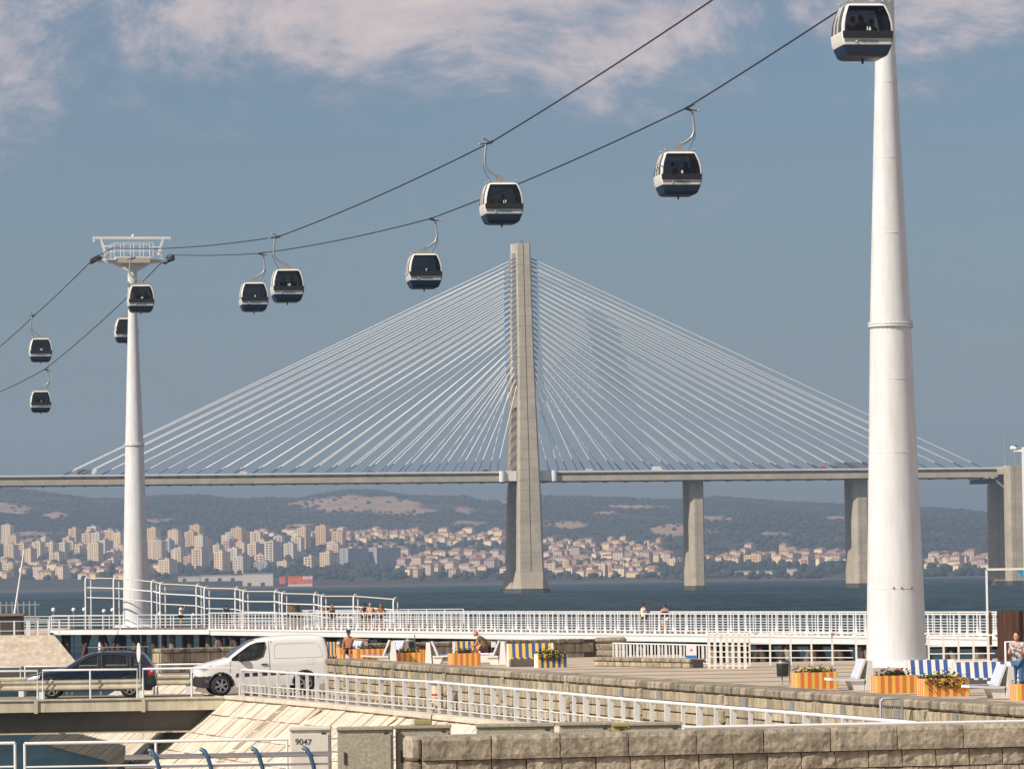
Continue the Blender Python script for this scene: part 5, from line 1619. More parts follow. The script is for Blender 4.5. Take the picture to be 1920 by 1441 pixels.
for x in (-2.55, -3.5):
    rb = MB(); rb.tube([(x, -.7, 1.58), (x, .7, 1.58)], .02, 6); rb.build('roof_bar', STEEL, car)
rb = MB(); rb.tube([(-2.0, -.45, 1.62), (-4.0, -.45, 1.62)], .018, 6); rb.build('carrier_pole', STEEL, car)
rb = MB(); rb.tube([(-3.75, 0, 1.42), (-4.0, 0, 1.9)], .008, 5); rb.build('aerial', DARK, car)
b = MB(); b.b2(-4.1, -.25, -.68, .68, .22, .40); b.build('floor', BLACK, car)
wh = wheel_meshes(.31, .20, 5, CHROME, 'c')
for (x, z) in (FWc, RWc):
    for s in (-1, 1):
        o = empty('wheel', (-x, s * .77, z), None, None, rz=(0 if s < 0 else math.pi)); o.parent = car
        link('tyre', wh[0], o); link('rim', wh[1], o)
for x in (-2.2, -3.15):
    for y in (-.36, .36):
        b = MB(); b.bevbox((x, y, .55), (.5, .48, .2), .05); b.bevbox((x - .25, y, .88), (.14, .46, .6), .05); b.bevbox((x - .27, y, 1.24), (.1, .26, .16), .03); b.build('seat', SEATM, car)
b = MB(); b.b2(-1.6, -1.35, -.7, .7, .6, .92); b.build('dashboard', SEATM, car)

# ------------------------------------------------------------------ road bridge on the left
rbx1 = pz(425, 149, ROAD).x; rbx0 = -34.0
rbd = empty('road_bridge', (rbx1, 149.0, ROAD), 'narrow road bridge with beige edge girder over the channel', 'bridge')
BEIGE = mat('girder_beige', (.55, .50, .38), .6, var=.1, vs=.6, streak=.35, streak_c=(.22, .17, .10), grime=.4, grime_c=(.3, .22, .12), gs=1.2)
L_ = rbx1 - rbx0
b = MB(); b.b2(-L_, .4, .05, 6.0, -.30, 0.012); b.build('deck', ASPH, rbd)
x = 0.0; segs = [0, 2.66, 6.1, 9.5, 12.9, 16.3, 19.7, L_]
for a, c in zip(segs, segs[1:]):
    b = MB(); b.b2(-c + .015, -a - .015, -.12, .05, -.36, .06); b.build('fascia', BEIGE, rbd)
    b = MB(); b.b2(-c + .015, -a - .015, -.18, -.12, .0, .06); b.build('fascia_lip', BEIGE, rbd)
    b = MB(); b.b2(-c - .06, -c + .06, -.19, -.125, -.40, .06); b.build('fascia_joint', BEIGE, rbd)
for y in (.55, 2.9, 5.3):
    b = MB(); b.b2(-L_, .0, y, y + .18, -1.02, -.30); b.build('girder', mat('girder_dark', (.16, .145, .12), .8, var=.25, vs=.6), rbd)
    b = MB(); b.b2(-L_, .0, y - .14, y + .32, -1.08, -1.02); b.build('girder_flange', BEIGE, rbd)
b = MB(); b.b2(.0, .6, .1, 5.9, -1.5, -.3); b.build('abutment', STONE_W, rbd)
def frame_rail(y, spans, h, label):
    fr = empty('bridge_railing', (rbx1, 149.0 + y, ROAD), label, 'railing', 'tube railings of the road bridge')
    for x0, x1, mids in spans:
        t = MB(); t.tube([(x0, 0, 0), (x0, 0, h), (x1, 0, h), (x1, 0, 0)], .034, 8); t.build('frame', WHITE, fr)
        for m_ in mids:
            t = MB(); t.tube([(m_, 0, 0), (m_, 0, h)], .03, 8); t.build('mid_post', WHITE, fr)
    return fr
fx = lambda px: pz(px, 149, ROAD + .5).x - rbx1
frame_rail(.06, [(fx(268), fx(449), [fx(359)]), (fx(80), fx(257), [fx(169)]), (fx(-110), fx(70), [fx(-20)]), (fx(-300), fx(-120), [])], .97, 'near white tube railing of the road bridge, before the cars')
frame_rail(5.85, [(fx(292) - .4, fx(440) - .6, []), (fx(102), fx(280) - .3, [fx(190)]), (fx(11), fx(92), []), (fx(-120), fx(2), [])], 1.0, 'far white tube railing of the road bridge, behind the cars')
def guard(y, x0, x1, posts, label):
    g = empty('guard_rail', (rbx1, 149.0 + y, ROAD), label, 'guard rail', 'crash barriers of the road bridge')
    prof = [(0, .32), (-.05, .36), (-.05, .42), (0, .46), (0, .52), (-.05, .56), (-.05, .62), (0, .66)]
    b = MB(); b.loft([[(x, yy, z) for yy, z in prof] + [(x, yy + .012, z) for yy, z in prof[::-1]] for x in (x0, x1)], True); b.build('beam', BEIGE, g)
    for p in posts:
        b = MB(); b.b2(p - .085, p + .085, .015, .12, 0, .66); b.build('post', WHITE, g)
guard(.32, fx(-300), fx(262), [fx(263), fx(76), fx(-110)], 'beige crash barrier in front of the blue car')
guard(5.5, fx(-300), fx(447), [fx(5), fx(190), fx(330)], 'beige crash barrier on the far side of the road bridge')
for px, top, Y, lb_ in ((263, 1204, 149.5, 'round road sign seen edge-on in front of the blue car'), (189.5, 1203, 155.4, 'round road sign seen edge-on behind the blue car')):
    p = pz(px, Y, ROAD); zt_ = at(px, top, Y).z
    sg = empty('road_sign', p, lb_, 'sign', 'round road signs on the road bridge')
    b = MB(); b.tube([(0, 0, 0), (0, 0, zt_ - ROAD - .05)], .033, 8); b.build('pole', STEEL, sg)
    b = MB(); r_ = .32 if px > 200 else .2; c0 = zt_ - ROAD - r_
    b.loft([[(e + 0.0, r_ * math.cos(a), c0 + r_ * math.sin(a)) for a in [2 * math.pi * k / 24 for k in range(24)]] for e in (-.045, -.03)], True)
    o = b.build('disc', mat('sign_face', (.74, .73, .7), .5), sg); o.rotation_euler = (0, 0, .26)
# ------------------------------------------------------------------ people
SKIN = {'fair': mat('skin_fair', (.55, .30, .20), .6), 'tan': mat('skin_tan', (.36, .15, .075), .55), 'red': mat('skin_ruddy', (.50, .20, .13), .6), 'olive': mat('skin_olive', (.42, .22, .13), .6)}
HAIR = {'dark': mat('hair_dark', (.012, .010, .009), .6), 'brown': mat('hair_brown', (.05, .02, .012), .6), 'grey': mat('hair_grey', (.35, .33, .3), .7), 'light': mat('hair_light', (.22, .12, .05), .6)}
def cloth(name, c): return mat('cloth_' + name, c, .9, var=.12, vs=6)
STRIPE = mat('striped_top', (.62, .62, .64), .9, c2=(.06, .06, .08), vs=16)
def skin_mesh(J, edges, rad, root, lv=2):
    names = list(J); idx = {k: i for i, k in enumerate(names)}
    me = bpy.data.meshes.new('figure')
    me.from_pydata([J[k] for k in names], [(idx[a], idx[b]) for a, b in edges], [])
    o = bpy.data.objects.new('figure', me)
    m_ = o.modifiers.new('skin', 'SKIN'); m_.use_smooth_shade = True
    if not me.skin_vertices:
        tmp_scene.collection.objects.link(o); bm_ = bmesh.new(); bm_.from_mesh(me); bm_.verts.layers.skin.verify(); bm_.to_mesh(me); bm_.free(); tmp_scene.collection.objects.unlink(o)
    for k in names:
        sv_ = me.skin_vertices[0].data[idx[k]]; r = rad[k]
        sv_.radius = (r, r) if not isinstance(r, tuple) else r
        sv_.use_root = (k == root)
    s_ = o.modifiers.new('sub', 'SUBSURF'); s_.levels = lv; s_.render_levels = lv
    return freeze(o)
def V3(*a): return Vector(a)
BASE = dict(pelvis=(0, 0, .96), spine=(0, .01, 1.14), chest=(0, .015, 1.34), neck=(0, 0, 1.49), nape=(0, .01, 1.55),
            shl=(-.18, 0, 1.42), ell=(-.25, -.03, 1.14), wrl=(-.26, .06, .90), shr=(.18, 0, 1.42), elr=(.25, -.03, 1.14), wrr=(.26, .06, .90),
            hil=(-.095, 0, .90), knl=(-.105, .02, .50), anl=(-.11, -.02, .09), tol=(-.13, .15, .035), hir=(.095, 0, .90), knr=(.105, .02, .50), anr=(.11, -.02, .09), tor=(.13, .15, .035))
POSES = {'stand': {}, 
         'walk': dict(knl=(-.10, .16, .52), anl=(-.10, .24, .10), tol=(-.11, .40, .06), knr=(.10, -.06, .50), anr=(.10, -.26, .14), tor=(.12, -.12, .035), ell=(-.25, -.12, 1.15), wrl=(-.26, -.10, .90), elr=(.25, .06, 1.15), wrr=(.25, .22, .95)),
         'phone': dict(ell=(-.24, .05, 1.15), wrl=(-.10, .28, 1.24), elr=(.24, .05, 1.15), wrr=(.10, .28, 1.22)),
         'camera': dict(ell=(-.27, .16, 1.28), wrl=(-.08, .27, 1.52), elr=(.27, .16, 1.28), wrr=(.08, .27, 1.52)),
         'hips': dict(ell=(-.34, -.06, 1.18), wrl=(-.20, .04, 1.0), elr=(.34, -.06, 1.18), wrr=(.20, .04, 1.0)),
         'sit': dict(pelvis=(0, 0, .56), spine=(0, .0, .75), chest=(0, .02, .96), neck=(0, .03, 1.11), nape=(0, .045, 1.17), shl=(-.18, .02, 1.03), shr=(.18, .02, 1.03), ell=(-.24, .06, .76), wrl=(-.16, .28, .66), elr=(.24, .06, .76), wrr=(.16, .28, .66),
                     hil=(-.095, .04, .53), knl=(-.13, .44, .53), anl=(-.13, .42, .10), tol=(-.14, .58, .035), hir=(.095, .04, .53), knr=(.13, .44, .53), anr=(.13, .42, .10), tor=(.14, .58, .035))}
POSES['sit_lean'] = dict(POSES['sit'], spine=(0, .06, .74), chest=(0, .20, .92), neck=(0, .31, 1.04), nape=(0, .35, 1.09), shl=(-.18, .26, .98), shr=(.18, .26, .98), ell=(-.22, .38, .72), wrl=(-.06, .58, .66), elr=(.22, .38, .72), wrr=(.06, .58, .66))
POSES['sit_reach'] = dict(POSES['sit'], elr=(.26, .0, .74), wrr=(.24, .14, .54), ell=(-.46, .06, .98), wrl=(-.74, .12, .97))
POSES['lean_rail'] = dict(POSES['hips'], chest=(0, .07, 1.33), neck=(0, .10, 1.47), nape=(0, .12, 1.53), shl=(-.18, .08, 1.41), shr=(.18, .08, 1.41), ell=(-.26, .16, 1.14), wrl=(-.14, .36, 1.10), elr=(.26, .16, 1.14), wrr=(.14, .36, 1.10))
RAD = dict(pelvis=(.165, .125), spine=(.15, .105), chest=(.165, .115), neck=.062, nape=.058, shl=.066, ell=.045, wrl=.031, shr=.066, elr=.045, wrr=.031, hil=.098, knl=.064, anl=.042, tol=.036, hir=.098, knr=.064, anr=.042, tor=.036)
RAD = {k: (v if not isinstance(v, tuple) else v) for k, v in RAD.items()}
EDG = [('pelvis', 'spine'), ('spine', 'chest'), ('chest', 'neck'), ('neck', 'nape'), ('chest', 'shl'), ('shl', 'ell'), ('ell', 'wrl'), ('chest', 'shr'), ('shr', 'elr'), ('elr', 'wrr'),
       ('pelvis', 'hil'), ('hil', 'knl'), ('knl', 'anl'), ('anl', 'tol'), ('pelvis', 'hir'), ('hir', 'knr'), ('knr', 'anr'), ('anr', 'tor')]
PCACHE = {}
def add_mesh(me, mbx):
    # merge an MB into a mesh so the figure stays one surface object
    b = bmesh.new(); b.from_mesh(me)
    vv = [b.verts.new(v) for v in mbx.v]
    for f, sm in zip(mbx.f, mbx.smooth):
        try: fc = b.faces.new([vv[i] for i in f]); fc.smooth = True
        except ValueError: pass
    b.to_mesh(me); b.free()
def pose_joints(pose):
    J = {k: Vector(v) for k, v in BASE.items()}
    for k, v in POSES[pose].items(): J[k] = Vector(v)
    return J
def figure(pose, wide=1.0):
    key = (pose, wide)
    if key in PCACHE: return PCACHE[key]
    J = pose_joints(pose)
    rad = {k: (tuple(x * wide for x in r) if isinstance(r, tuple) else r * (1 + (wide - 1) * .6)) for k, r in RAD.items()}
    body = skin_mesh(J, EDG, rad, 'pelvis')
    head = J['nape'] + (J['nape'] - J['neck']).normalized() * .10 + Vector((0, .02, 0))
    fwd = Vector((0, 1, 0))
    ex = MB(); ex.ball(head, .105, 14, (.78, .95, 1.18))
    ex.ball(head + Vector((0, .075, -.075)), .055, 10, (.9, .8, .7))                         # jaw
    ex.ball(head + Vector((0, .103, -.012)), .018, 8, (.75, 1.1, 1.3))                        # nose
    for s in (-1, 1):
        ex.ball(head + Vector((s * .083, -.005, -.012)), .026, 8, (.4, .8, 1.2))              # ears
        wr = J['wrl' if s < 0 else 'wrr']; el = J['ell' if s < 0 else 'elr']
        d = (wr - el).normalized(); sx = d.cross(Vector((0, 1, .2))).normalized(); up = sx.cross(d)
        ex.tube([wr - d * .02, wr + d * .045, wr + d * .095], [.028, .036, .030], 8)          # palm
        for k, ln in enumerate((.065, .075, .07, .052)):
            b0 = wr + d * .085 + sx * (k - 1.5) * .017
            ex.tube([b0, b0 + d * ln * .55 + up * .008, b0 + d * ln * .9 + up * .028], [.009, .0085, .007], 6)
        t0 = wr + d * .03 + sx * (-.03)
        ex.tube([t0, t0 + d * .035 - sx * .02 + up * .008, t0 + d * .065 - sx * .022 + up * .02], [.011, .010, .008], 6)  # thumb
    add_mesh(body, ex)
    parts = {}
    def sub(names, extra, grow, root):
        JJ = {k: J[k] for k in names}; rr = {k: (tuple(x * grow for x in rad[k]) if isinstance(rad[k], tuple) else rad[k] * grow + .012) for k in names}
        ee = [(a, b) for a, b in EDG if a in JJ and b in JJ]
        for nm, a, b, t, r in extra:
            JJ[nm] = J[a].lerp(J[b], t); rr[nm] = r; ee.append((a, nm))
        return skin_mesh(JJ, ee, rr, root)
    parts['shirt'] = sub(['pelvis', 'spine', 'chest', 'shl', 'shr'], [('sl', 'shl', 'ell', .55, .078), ('sr', 'shr', 'elr', .55, .078)], 1.24, 'spine')
    parts['vest'] = sub(['pelvis', 'spine', 'chest'], [('sl', 'chest', 'shl', .72, .085), ('sr', 'chest', 'shr', .72, .085)], 1.24, 'spine')
    parts['shorts'] = sub(['pelvis', 'hil', 'hir'], [('kl', 'hil', 'knl', .72, .085), ('kr', 'hir', 'knr', .72, .085)], 1.10, 'pelvis')
    parts['trousers'] = sub(['pelvis', 'hil', 'hir', 'knl', 'knr'], [('kl', 'knl', 'anl', .92, .06), ('kr', 'knr', 'anr', .92, .06)], 1.04, 'pelvis')
    hs = MB(); hs.ball(head + Vector((0, -.018, .022)), .108, 14, (.84, .95, 1.12)); parts['hair_short'] = hs.mesh('hair', HAIR['dark'])
    # cut the face side out of the hair cap
    bmh = bmesh.new(); bmh.from_mesh(parts['hair_short'])
    bmesh.ops.delete(bmh, geom=[f for f in bmh.faces if f.calc_center_median().y > head.y + .045 and f.calc_center_median().z < head.z + .06 or f.calc_center_median().z < head.z - .045], context='FACES')
    bmh.to_mesh(parts['hair_short']); bmh.free()
    hl = MB(); hl.ball(head + Vector((0, -.02, .02)), .112, 14, (.86, .93, 1.12)); hl.tube([head + Vector((0, -.06, .02)), head + Vector((0, -.10, -.12)), head + Vector((0, -.12, -.30)), head + Vector((0, -.11, -.42))], [.085, .10, .095, .05], 10)
    parts['hair_long'] = hl.mesh('hair', HAIR['dark'])
    bmh = bmesh.new(); bmh.from_mesh(parts['hair_long'])
    bmesh.ops.delete(bmh, geom=[f for f in bmh.faces if f.calc_center_median().y > head.y + .04 and f.calc_center_median().z < head.z + .06], context='FACES')
    bmh.to_mesh(parts['hair_long']); bmh.free()
    cp = MB(); cp.lathe([(.098, head.z + .035), (.1, head.z + .08), (.085, head.z + .13), (.03, head.z + .145)], (head.x, head.y, 0), 16); cp.b2(head.x - .07, head.x + .07, head.y + .05, head.y + .19, head.z + .038, head.z + .05)
    parts['cap'] = cp.mesh('cap', cloth('navy', (.01, .03, .07)))
    PCACHE[key] = (body, parts, J)
    return PCACHE[key]
def setmat(o, m_):
    if not o.data.materials: o.data.materials.append(m_)
    o.material_slots[0].link = 'OBJECT'; o.material_slots[0].material = m_
def person(label, loc, rz, pose, skin, hair, wear, scale=1.0, wide=1.0, group=None):
    body, parts, J = figure(pose, wide)
    p = empty('person', loc, label, 'person', group, rz); p.scale = (scale,) * 3
    setmat(link('body', body, p), SKIN[skin])
    if hair:
        kind, hc = hair
        h = link('hair', parts['hair_' + kind], p); setmat(h, HAIR[hc])
    for kind, m_ in wear:
        o = link({'vest': 'sleeveless_top'}.get(kind, kind), parts[kind], p); setmat(o, m_)
    return p
NAVY = cloth('navy', (.01, .03, .07)); BLK = cloth('black', (.012, .012, .014)); WHT = cloth('white', (.7, .7, .68)); KHK = cloth('khaki', (.30, .20, .09)); CRM = cloth('cream', (.66, .60, .50))
JEAN = cloth('denim', (.05, .13, .26)); OLV = cloth('olive', (.16, .11, .03)); DKR = cloth('dark_red', (.06, .012, .02)); BLU = cloth('blue', (.02, .12, .30)); RED = cloth('red', (.42, .02, .03)); GRY = cloth('grey', (.12, .12, .13))
R_ = math.radians
# rz: 0 faces away from the camera, 180 faces it, -90 faces right
def on_walk(px, dy): 
    p = wk(px); return Vector((*(pz(px, p.y + dy, WALK).xy), WALK))
person('person in white shirt raising a camera beside the slim mast', pz(339, 343, WALK), R_(-75), 'camera', 'olive', ('short', 'dark'), [('shirt', WHT), ('shorts', BLK)])
person('person in dark clothes behind the left end of the balustrade', on_walk(425, 3.5), R_(20), 'stand', 'olive', ('short', 'dark'), [('shirt', NAVY), ('trousers', BLK)], .98)
person('woman with long light hair in dark clothes on the walkway', on_walk(623, 2.0), R_(-150), 'walk', 'tan', ('long', 'light'), [('vest', BLK), ('shorts', BLK)], .97)
person('man in white vest with a backpack, leftmost of three men', on_walk(683, 3.4), R_(20), 'stand', 'olive', ('short', 'dark'), [('vest', WHT), ('shorts', BLK)], 1.03)
person('bald shirtless man in dark shorts, middle one of three men', on_walk(695, 2.2), R_(165), 'walk', 'fair', None, [('shorts', BLK)], 1.03, 1.15)
person('tanned shirtless man in dark shorts, rightmost of three men', on_walk(714, 2.4), R_(190), 'hips', 'tan', ('short', 'dark'), [('shorts', BLK)], 1.0, 1.08)
person('man in cream shirt and khaki shorts looking down on the walkway', on_walk(1207, 1.6), R_(-70), 'phone', 'olive', ('short', 'dark'), [('shirt', CRM), ('shorts', KHK)], 1.0)
person('woman in black top and white shorts seen from behind on the walkway', on_walk(1247, 1.4), R_(8), 'stand', 'fair', ('short', 'brown'), [('vest', BLK), ('shorts', WHT)], .96)
# things they carry
bp_p = on_walk(684.5, 2.95)
bpk = empty('backpack', bp_p + Vector((0, 0, 1.05)), 'dark backpack on the man in the white vest', 'backpack')
b = MB(); b.bevbox((0, 0, .22), (.30, .18, .46), .06); b.build('bag', BLK, bpk); b = MB(); b.bevbox((0, -.11, .13), (.22, .05, .2), .02); b.build('pocket', GRY, bpk)
hb = on_walk(1241, 1.3); hbo = empty('shoulder_bag', hb + Vector((0, 0, .42)), 'orange bag hanging beside the woman in white shorts', 'bag')
b = MB(); b.bevbox((0, 0, .15), (.26, .12, .3), .04); b.build('bag', cloth('rust', (.38, .10, .02)), hbo); b = MB(); b.tube([(-.1, 0, .3), (-.02, 0, .62), (.08, 0, .3)], .012, 6); b.build('strap', cloth('rust', (.38, .10, .02)), hbo)

# ------------------------------------------------------------------ plaza furniture
def strip_mat(nm, c): return mat('slat_' + nm, c, .6, orand=.08, var=.06, vs=3)
ORG = strip_mat('orange', (.72, .18, .07)); YEL = strip_mat('yellow', (.80, .51, .08)); BLS = strip_mat('blue', (.04, .10, .30)); WHS = strip_mat('white', (.78, .77, .74)); PCH = strip_mat('peach', (.80, .52, .24)); CORE = mat('planter_core', (.35, .3, .25), .9)
CWH = mat('white_concrete', (.76, .74, .70), .7, var=.06, vs=2)
LEAF = mat('leaf_green', (.03, .06, .012), .7, var=.3, vs=9); FLY = mat('flower_yellow', (.75, .50, .01), .6); FLR = mat('flower_red', (.30, .02, .03), .6); FLO = mat('flower_orange', (.65, .20, .02), .6)
def foliage(r_, w_, d_, z, dens, fl, seed, spread=1.0, hang=False):
    rr = random.Random(seed); lf = MB(); fw = MB(); fw.k = 0
    for k in range(dens):
        x = rr.gauss(0, .28) * w_ * spread; x = max(-w_ * .48, min(w_ * .48, x)); y = rr.uniform(-d_ * .4, d_ * .4) - (d_ * .25 if hang and k % 3 == 0 else 0)
        zz = z + abs(rr.gauss(.02, .075)) - (rr.uniform(.05, .3) if hang and k % 3 == 0 else 0)
        if hang and k % 3 == 0: y = -d_ * .5 - rr.uniform(.02, .1)
        a = rr.uniform(0, 6.28); s = rr.uniform(.04, .085); t = rr.uniform(-.7, .9)
        ux_, uy_ = math.cos(a) * s, math.sin(a) * s
        lf.add([(x - ux_, y - uy_, zz - t * s), (x + uy_ * .5, y - ux_ * .5, zz), (x + ux_, y + uy_, zz + t * s), (x - uy_ * .5, y + ux_ * .5, zz + .02)], [(0, 1, 2, 3)])
        if fl and rr.random() < .16: fw.ball((x, y, zz + .04), rr.uniform(.018, .034), 6)
    tag(lf.build('foliage', LEAF, r_), kind='stuff')
    if fl: tag(fw.build('flowers', fl, r_), kind='stuff')
def planter(px0, px1, yt, yb, cols, label, fl, seed, dens=240, rz=R_(12), end=True, hang=False, spread=1.0, endm=None):
    p = gz((px0 + px1) / 2, yb, PLAZA); s = F / p.y
    H = (yb - yt) / s * 1.0; W = (px1 - px0) / s * .86; D = .62
    r_ = empty('flower_planter', (p.x, p.y + .35, PLAZA), label, 'planter', 'striped planters on the plaza', rz)
    c = MB(); c.b2(-W / 2 + .02, W / 2 - .02, -D / 2 + .02, D / 2 - .02, 0, H - .05); c.build('core', CORE, r_)
    n = max(7, round(W / .115)); w1 = W / n
    sl_ = [MB().b2(-w1 / 2 + .002, w1 / 2 - .002, -.02, .02, 0, H).mesh('slat', m_) for m_ in cols]
    for k in range(n):
        link('slat', sl_[k % 2], r_, (-W / 2 + w1 * (k + .5), -D / 2, 0)); link('slat', sl_[k % 2], r_, (-W / 2 + w1 * (k + .5), D / 2, 0))
    n2 = 7; w2 = D / n2
    cm = [PCH, cols[1]] if endm is None else [endm, endm]
    s2 = [MB().b2(-.02, .02, -w2 / 2 + .003, w2 / 2 - .003, 0, H - .003).mesh('end_slat', m_) for m_ in cm]
    for k in range(n2):
        for x in (-W / 2 - .004, W / 2 + .004): link('end_slat', s2[k % 2], r_, (x, -D / 2 + w2 * (k + .5), 0))
    so_ = MB(); so_.b2(-W / 2 + .03, W / 2 - .03, -D / 2 + .03, D / 2 - .03, H - .06, H - .03); so_.build('soil', mat('soil', (.05, .03, .02), .95), r_)
    foliage(r_, W, D, H, dens, fl, seed, spread, hang)
    return r_
OY = (YEL, ORG); YB = (YEL, BLS)
planter(657, 724, 1216, 1245, OY, 'orange and yellow striped planter right of the man in the blue cap', FLO, 1, 160)
planter(733, 790, 1223, 1244, OY, 'orange and yellow striped planter with low yellow flowers', FLY, 2, 200)
planter(783, 803, 1217, 1242, OY, 'short tall orange striped planter with dark red plant', FLR, 3, 120)
planter(839, 902, 1224, 1248, OY, 'orange and yellow striped planter before the seated man', None, 4, 150, spread=.7)
planter(1001, 1064, 1225, 1251, YB, 'blue and yellow striped planter with trailing yellow flowers', FLY, 5, 300, endm=CWH, hang=True)
planter(632, 650, 1213, 1245, OY, 'small orange striped planter behind the van', FLR, 6, 60)
planter(1483, 1573, 1260, 1291, OY, 'orange and yellow striped planter beside the litter bin', FLY, 7, 180)
planter(1633, 1724, 1266, 1299, OY, 'orange and yellow striped planter with red flowers, middle one on the right', FLR, 8, 200, spread=.7)
planter(1721, 1822, 1271, 1305, OY, 'orange and yellow striped planter with yellow flowers before the blue bench', FLY, 9, 260, hang=True, spread=.8)
planter(1897, 1975, 1281, 1312, OY, 'peach striped planter cut by the right edge', None, 10, 60)

def bench(px0, px1, yt, yb, cols, label, rz=R_(6), group='striped benches on the plaza'):
    p = gz((px0 + px1) / 2, yb, PLAZA); s = F / p.y
    H = (yb - yt) / s; W = (px1 - px0) / s
    r_ = empty('striped_bench', (p.x, p.y + .45, PLAZA), label, 'bench', group, rz)
    zs = H * .40
    n = max(9, round(W / .13)); w1 = W / n
    me = [MB().loft([[(x, y, z) for x, y in ((-w1 / 2 + .002, 0), (w1 / 2 - .002, 0), (w1 / 2 - .002, .06), (-w1 / 2 + .002, .06))] for z in (0,)] + [[(x, y + .14, H - zs) for x, y in ((-w1 / 2 + .002, 0), (w1 / 2 - .002, 0), (w1 / 2 - .002, .06), (-w1 / 2 + .002, .06))]], True).mesh('back_slat', m_) for m_ in cols]
    ms = [MB().b2(-w1 / 2 + .002, w1 / 2 - .002, -.5, .0, -.05, 0).mesh('seat_slat', m_) for m_ in cols]
    for k in range(n):
        x = -W / 2 + w1 * (k + .5)
        link('back_slat', me[k % 2], r_, (x, .05, zs)); link('seat_slat', ms[k % 2], r_, (x, .05, zs))
    b = MB(); b.b2(-W / 2, W / 2, .12, .30, 0, zs - .06); b.build('base', CWH, r_)
    for x in (-W / 2 - .03, W / 2 + .03):
        b = MB(); b.loft([[(x + e, y, z) for y, z in ((-.28, 0), (.42, 0), (.40, zs * .9), (.30, H), (.18, H), (.04, zs), (-.46, zs), (-.46, zs - .07))] for e in (-.04, .04)], True); b.build('side_panel', CWH, r_)
    return r_
bench(606, 634, 1203, 1245, YB, 'yellow and blue striped bench behind the van')
bench(853, 899, 1202, 1243, YB, 'yellow and blue striped bench behind the seated man')
bench(955, 1036, 1206, 1249, YB, 'long yellow and blue striped bench facing the parapet')
bench(1704, 1790, 1237, 1282, (WHS, BLS), 'blue and white striped bench left of the other blue one')
bench(1790, 1899, 1241, 1290, (WHS, BLS), 'blue and white striped bench behind the right deck chair')
def chair(px, yt, yb, label, flip=1, rz=R_(14)):
    # concrete lounger: thin cantilever seat, striped reclined back, thick wedge support
    p = gz(px, yb, PLAZA); s = F / p.y; H = (yb - yt) / s; k = H / .86
    r_ = empty('deck_chair', (p.x, p.y + .3, PLAZA), label, 'chair', 'white concrete deck chairs', rz)
    f = flip
    b = MB(); b.loft([[(f * x * k, y, z * k) for x, z in ((.02, 0), (.30, 0), (.24, .84), (.10, .86))] for y in (-.33, .33)], True); b.build('support', CWH, r_)
    b = MB(); b.loft([[(f * x * k, y, z * k) for x, z in ((-.30, 0), (.0, 0), (.0, .20), (-.02, .30), (-.42, .28))] for y in (-.28, .28)], True); b.build('pedestal', CWH, r_)
    b = MB(); b.loft([[(f * x * k, y, z * k) for x, z in ((-1.02, .30), (-.30, .26), (-.02, .26), (.0, .32), (-.30, .325), (-1.02, .36))] for y in (-.34, .34)], True); b.build('seat', CWH, r_)
    n = 11; w1 = .68 / n
    for j in range(n):
        m_ = WHS if j % 2 == 0 else BLS if False else (WHS if j % 2 == 0 else mat('slat_paleblue', (.30, .38, .62), .6))
        b = MB(); y = -.34 + w1 * (j + .5)
        b.loft([[(f * x * k, y + e, z * k) for x, z in ((-.24, .33), (-.17, .33), (.06, .88), (.0, .90))] for e in (-w1 / 2 + .003, w1 / 2 - .003)], True); b.build('back_slat', m_, r_)
    for j in range(7):
        b = MB(); b.b2(-.04, .04, -.345, .345, 0, .012); b.build('seat_stripe', MATS['slat_paleblue'], r_, (f * (-.98 + j * .105) * k, 0, .361 * k))
    return r_
chair(1617, 1237, 1293, 'white deck chair with striped back right of the litter bin planter')
chair(1880, 1248, 1308, 'white deck chair with striped back near the right edge')
chair(812, 1203, 1244, 'white deck chair left of the seated man', -1, R_(-4))
chair(729, 1201, 1245, 'white deck chair between two orange planters', 1, R_(0))
chair(672, 1201, 1243, 'blue striped deck chair behind the man in the blue cap', 1, R_(30))
chair(748, 1202, 1242, 'blue striped deck chair beside the dark litter bin', 1, R_(40))
chair(936, 1202, 1245, 'white deck chair right of the seated man', 1, R_(-6))
chair(1925, 1243, 1300, 'white deck chair cut by the right edge', 1, R_(14))

p = gz(655, 1245, PLAZA)
person('shirtless tanned man in a blue cap stretching his arm', (p.x, p.y, PLAZA + .05), R_(170), 'sit_reach', 'tan', None, [('shorts', BLK), ('cap', NAVY)], 1.0)
b = MB(); b.bevbox((p.x, p.y + .12, PLAZA + .22), (.5, .5, .44), .03); tag(b.build('stool_block', CWH), 'white block seat under the man in the blue cap', 'seat')
p = gz(908, 1243, PLAZA)
person('bald man in olive shirt sitting bent forward', (p.x + .1, p.y + .3, PLAZA + .05), R_(75), 'sit_lean', 'red', None, [('shirt', OLV), ('shorts', DKR)], 1.02, 1.12)
b = MB(); b.bevbox((p.x + .05, p.y + .32, PLAZA + .22), (.9, .5, .42), .03); tag(b.build('stool_block', CWH), 'white block seat under the man in the olive shirt', 'seat')
bk = empty('backpack', (p.x + .42, p.y + .3, PLAZA + .43), 'black and white backpack behind the man in the olive shirt', 'backpack')
b = MB(); b.bevbox((0, 0, .25), (.22, .32, .5), .07); b.build('bag', BLK, bk); b = MB(); b.bevbox((-.02, -.17, .34), (.2, .05, .25), .02); b.build('pocket', WHT, bk)
p = gz(1912, 1303, PLAZA)
person('woman with dark hair in striped top and jeans at the right edge', (p.x + .05, p.y + .8, PLAZA), R_(150), 'phone', 'fair', ('long', 'dark'), [('shirt', STRIPE), ('trousers', JEAN)], 1.0)

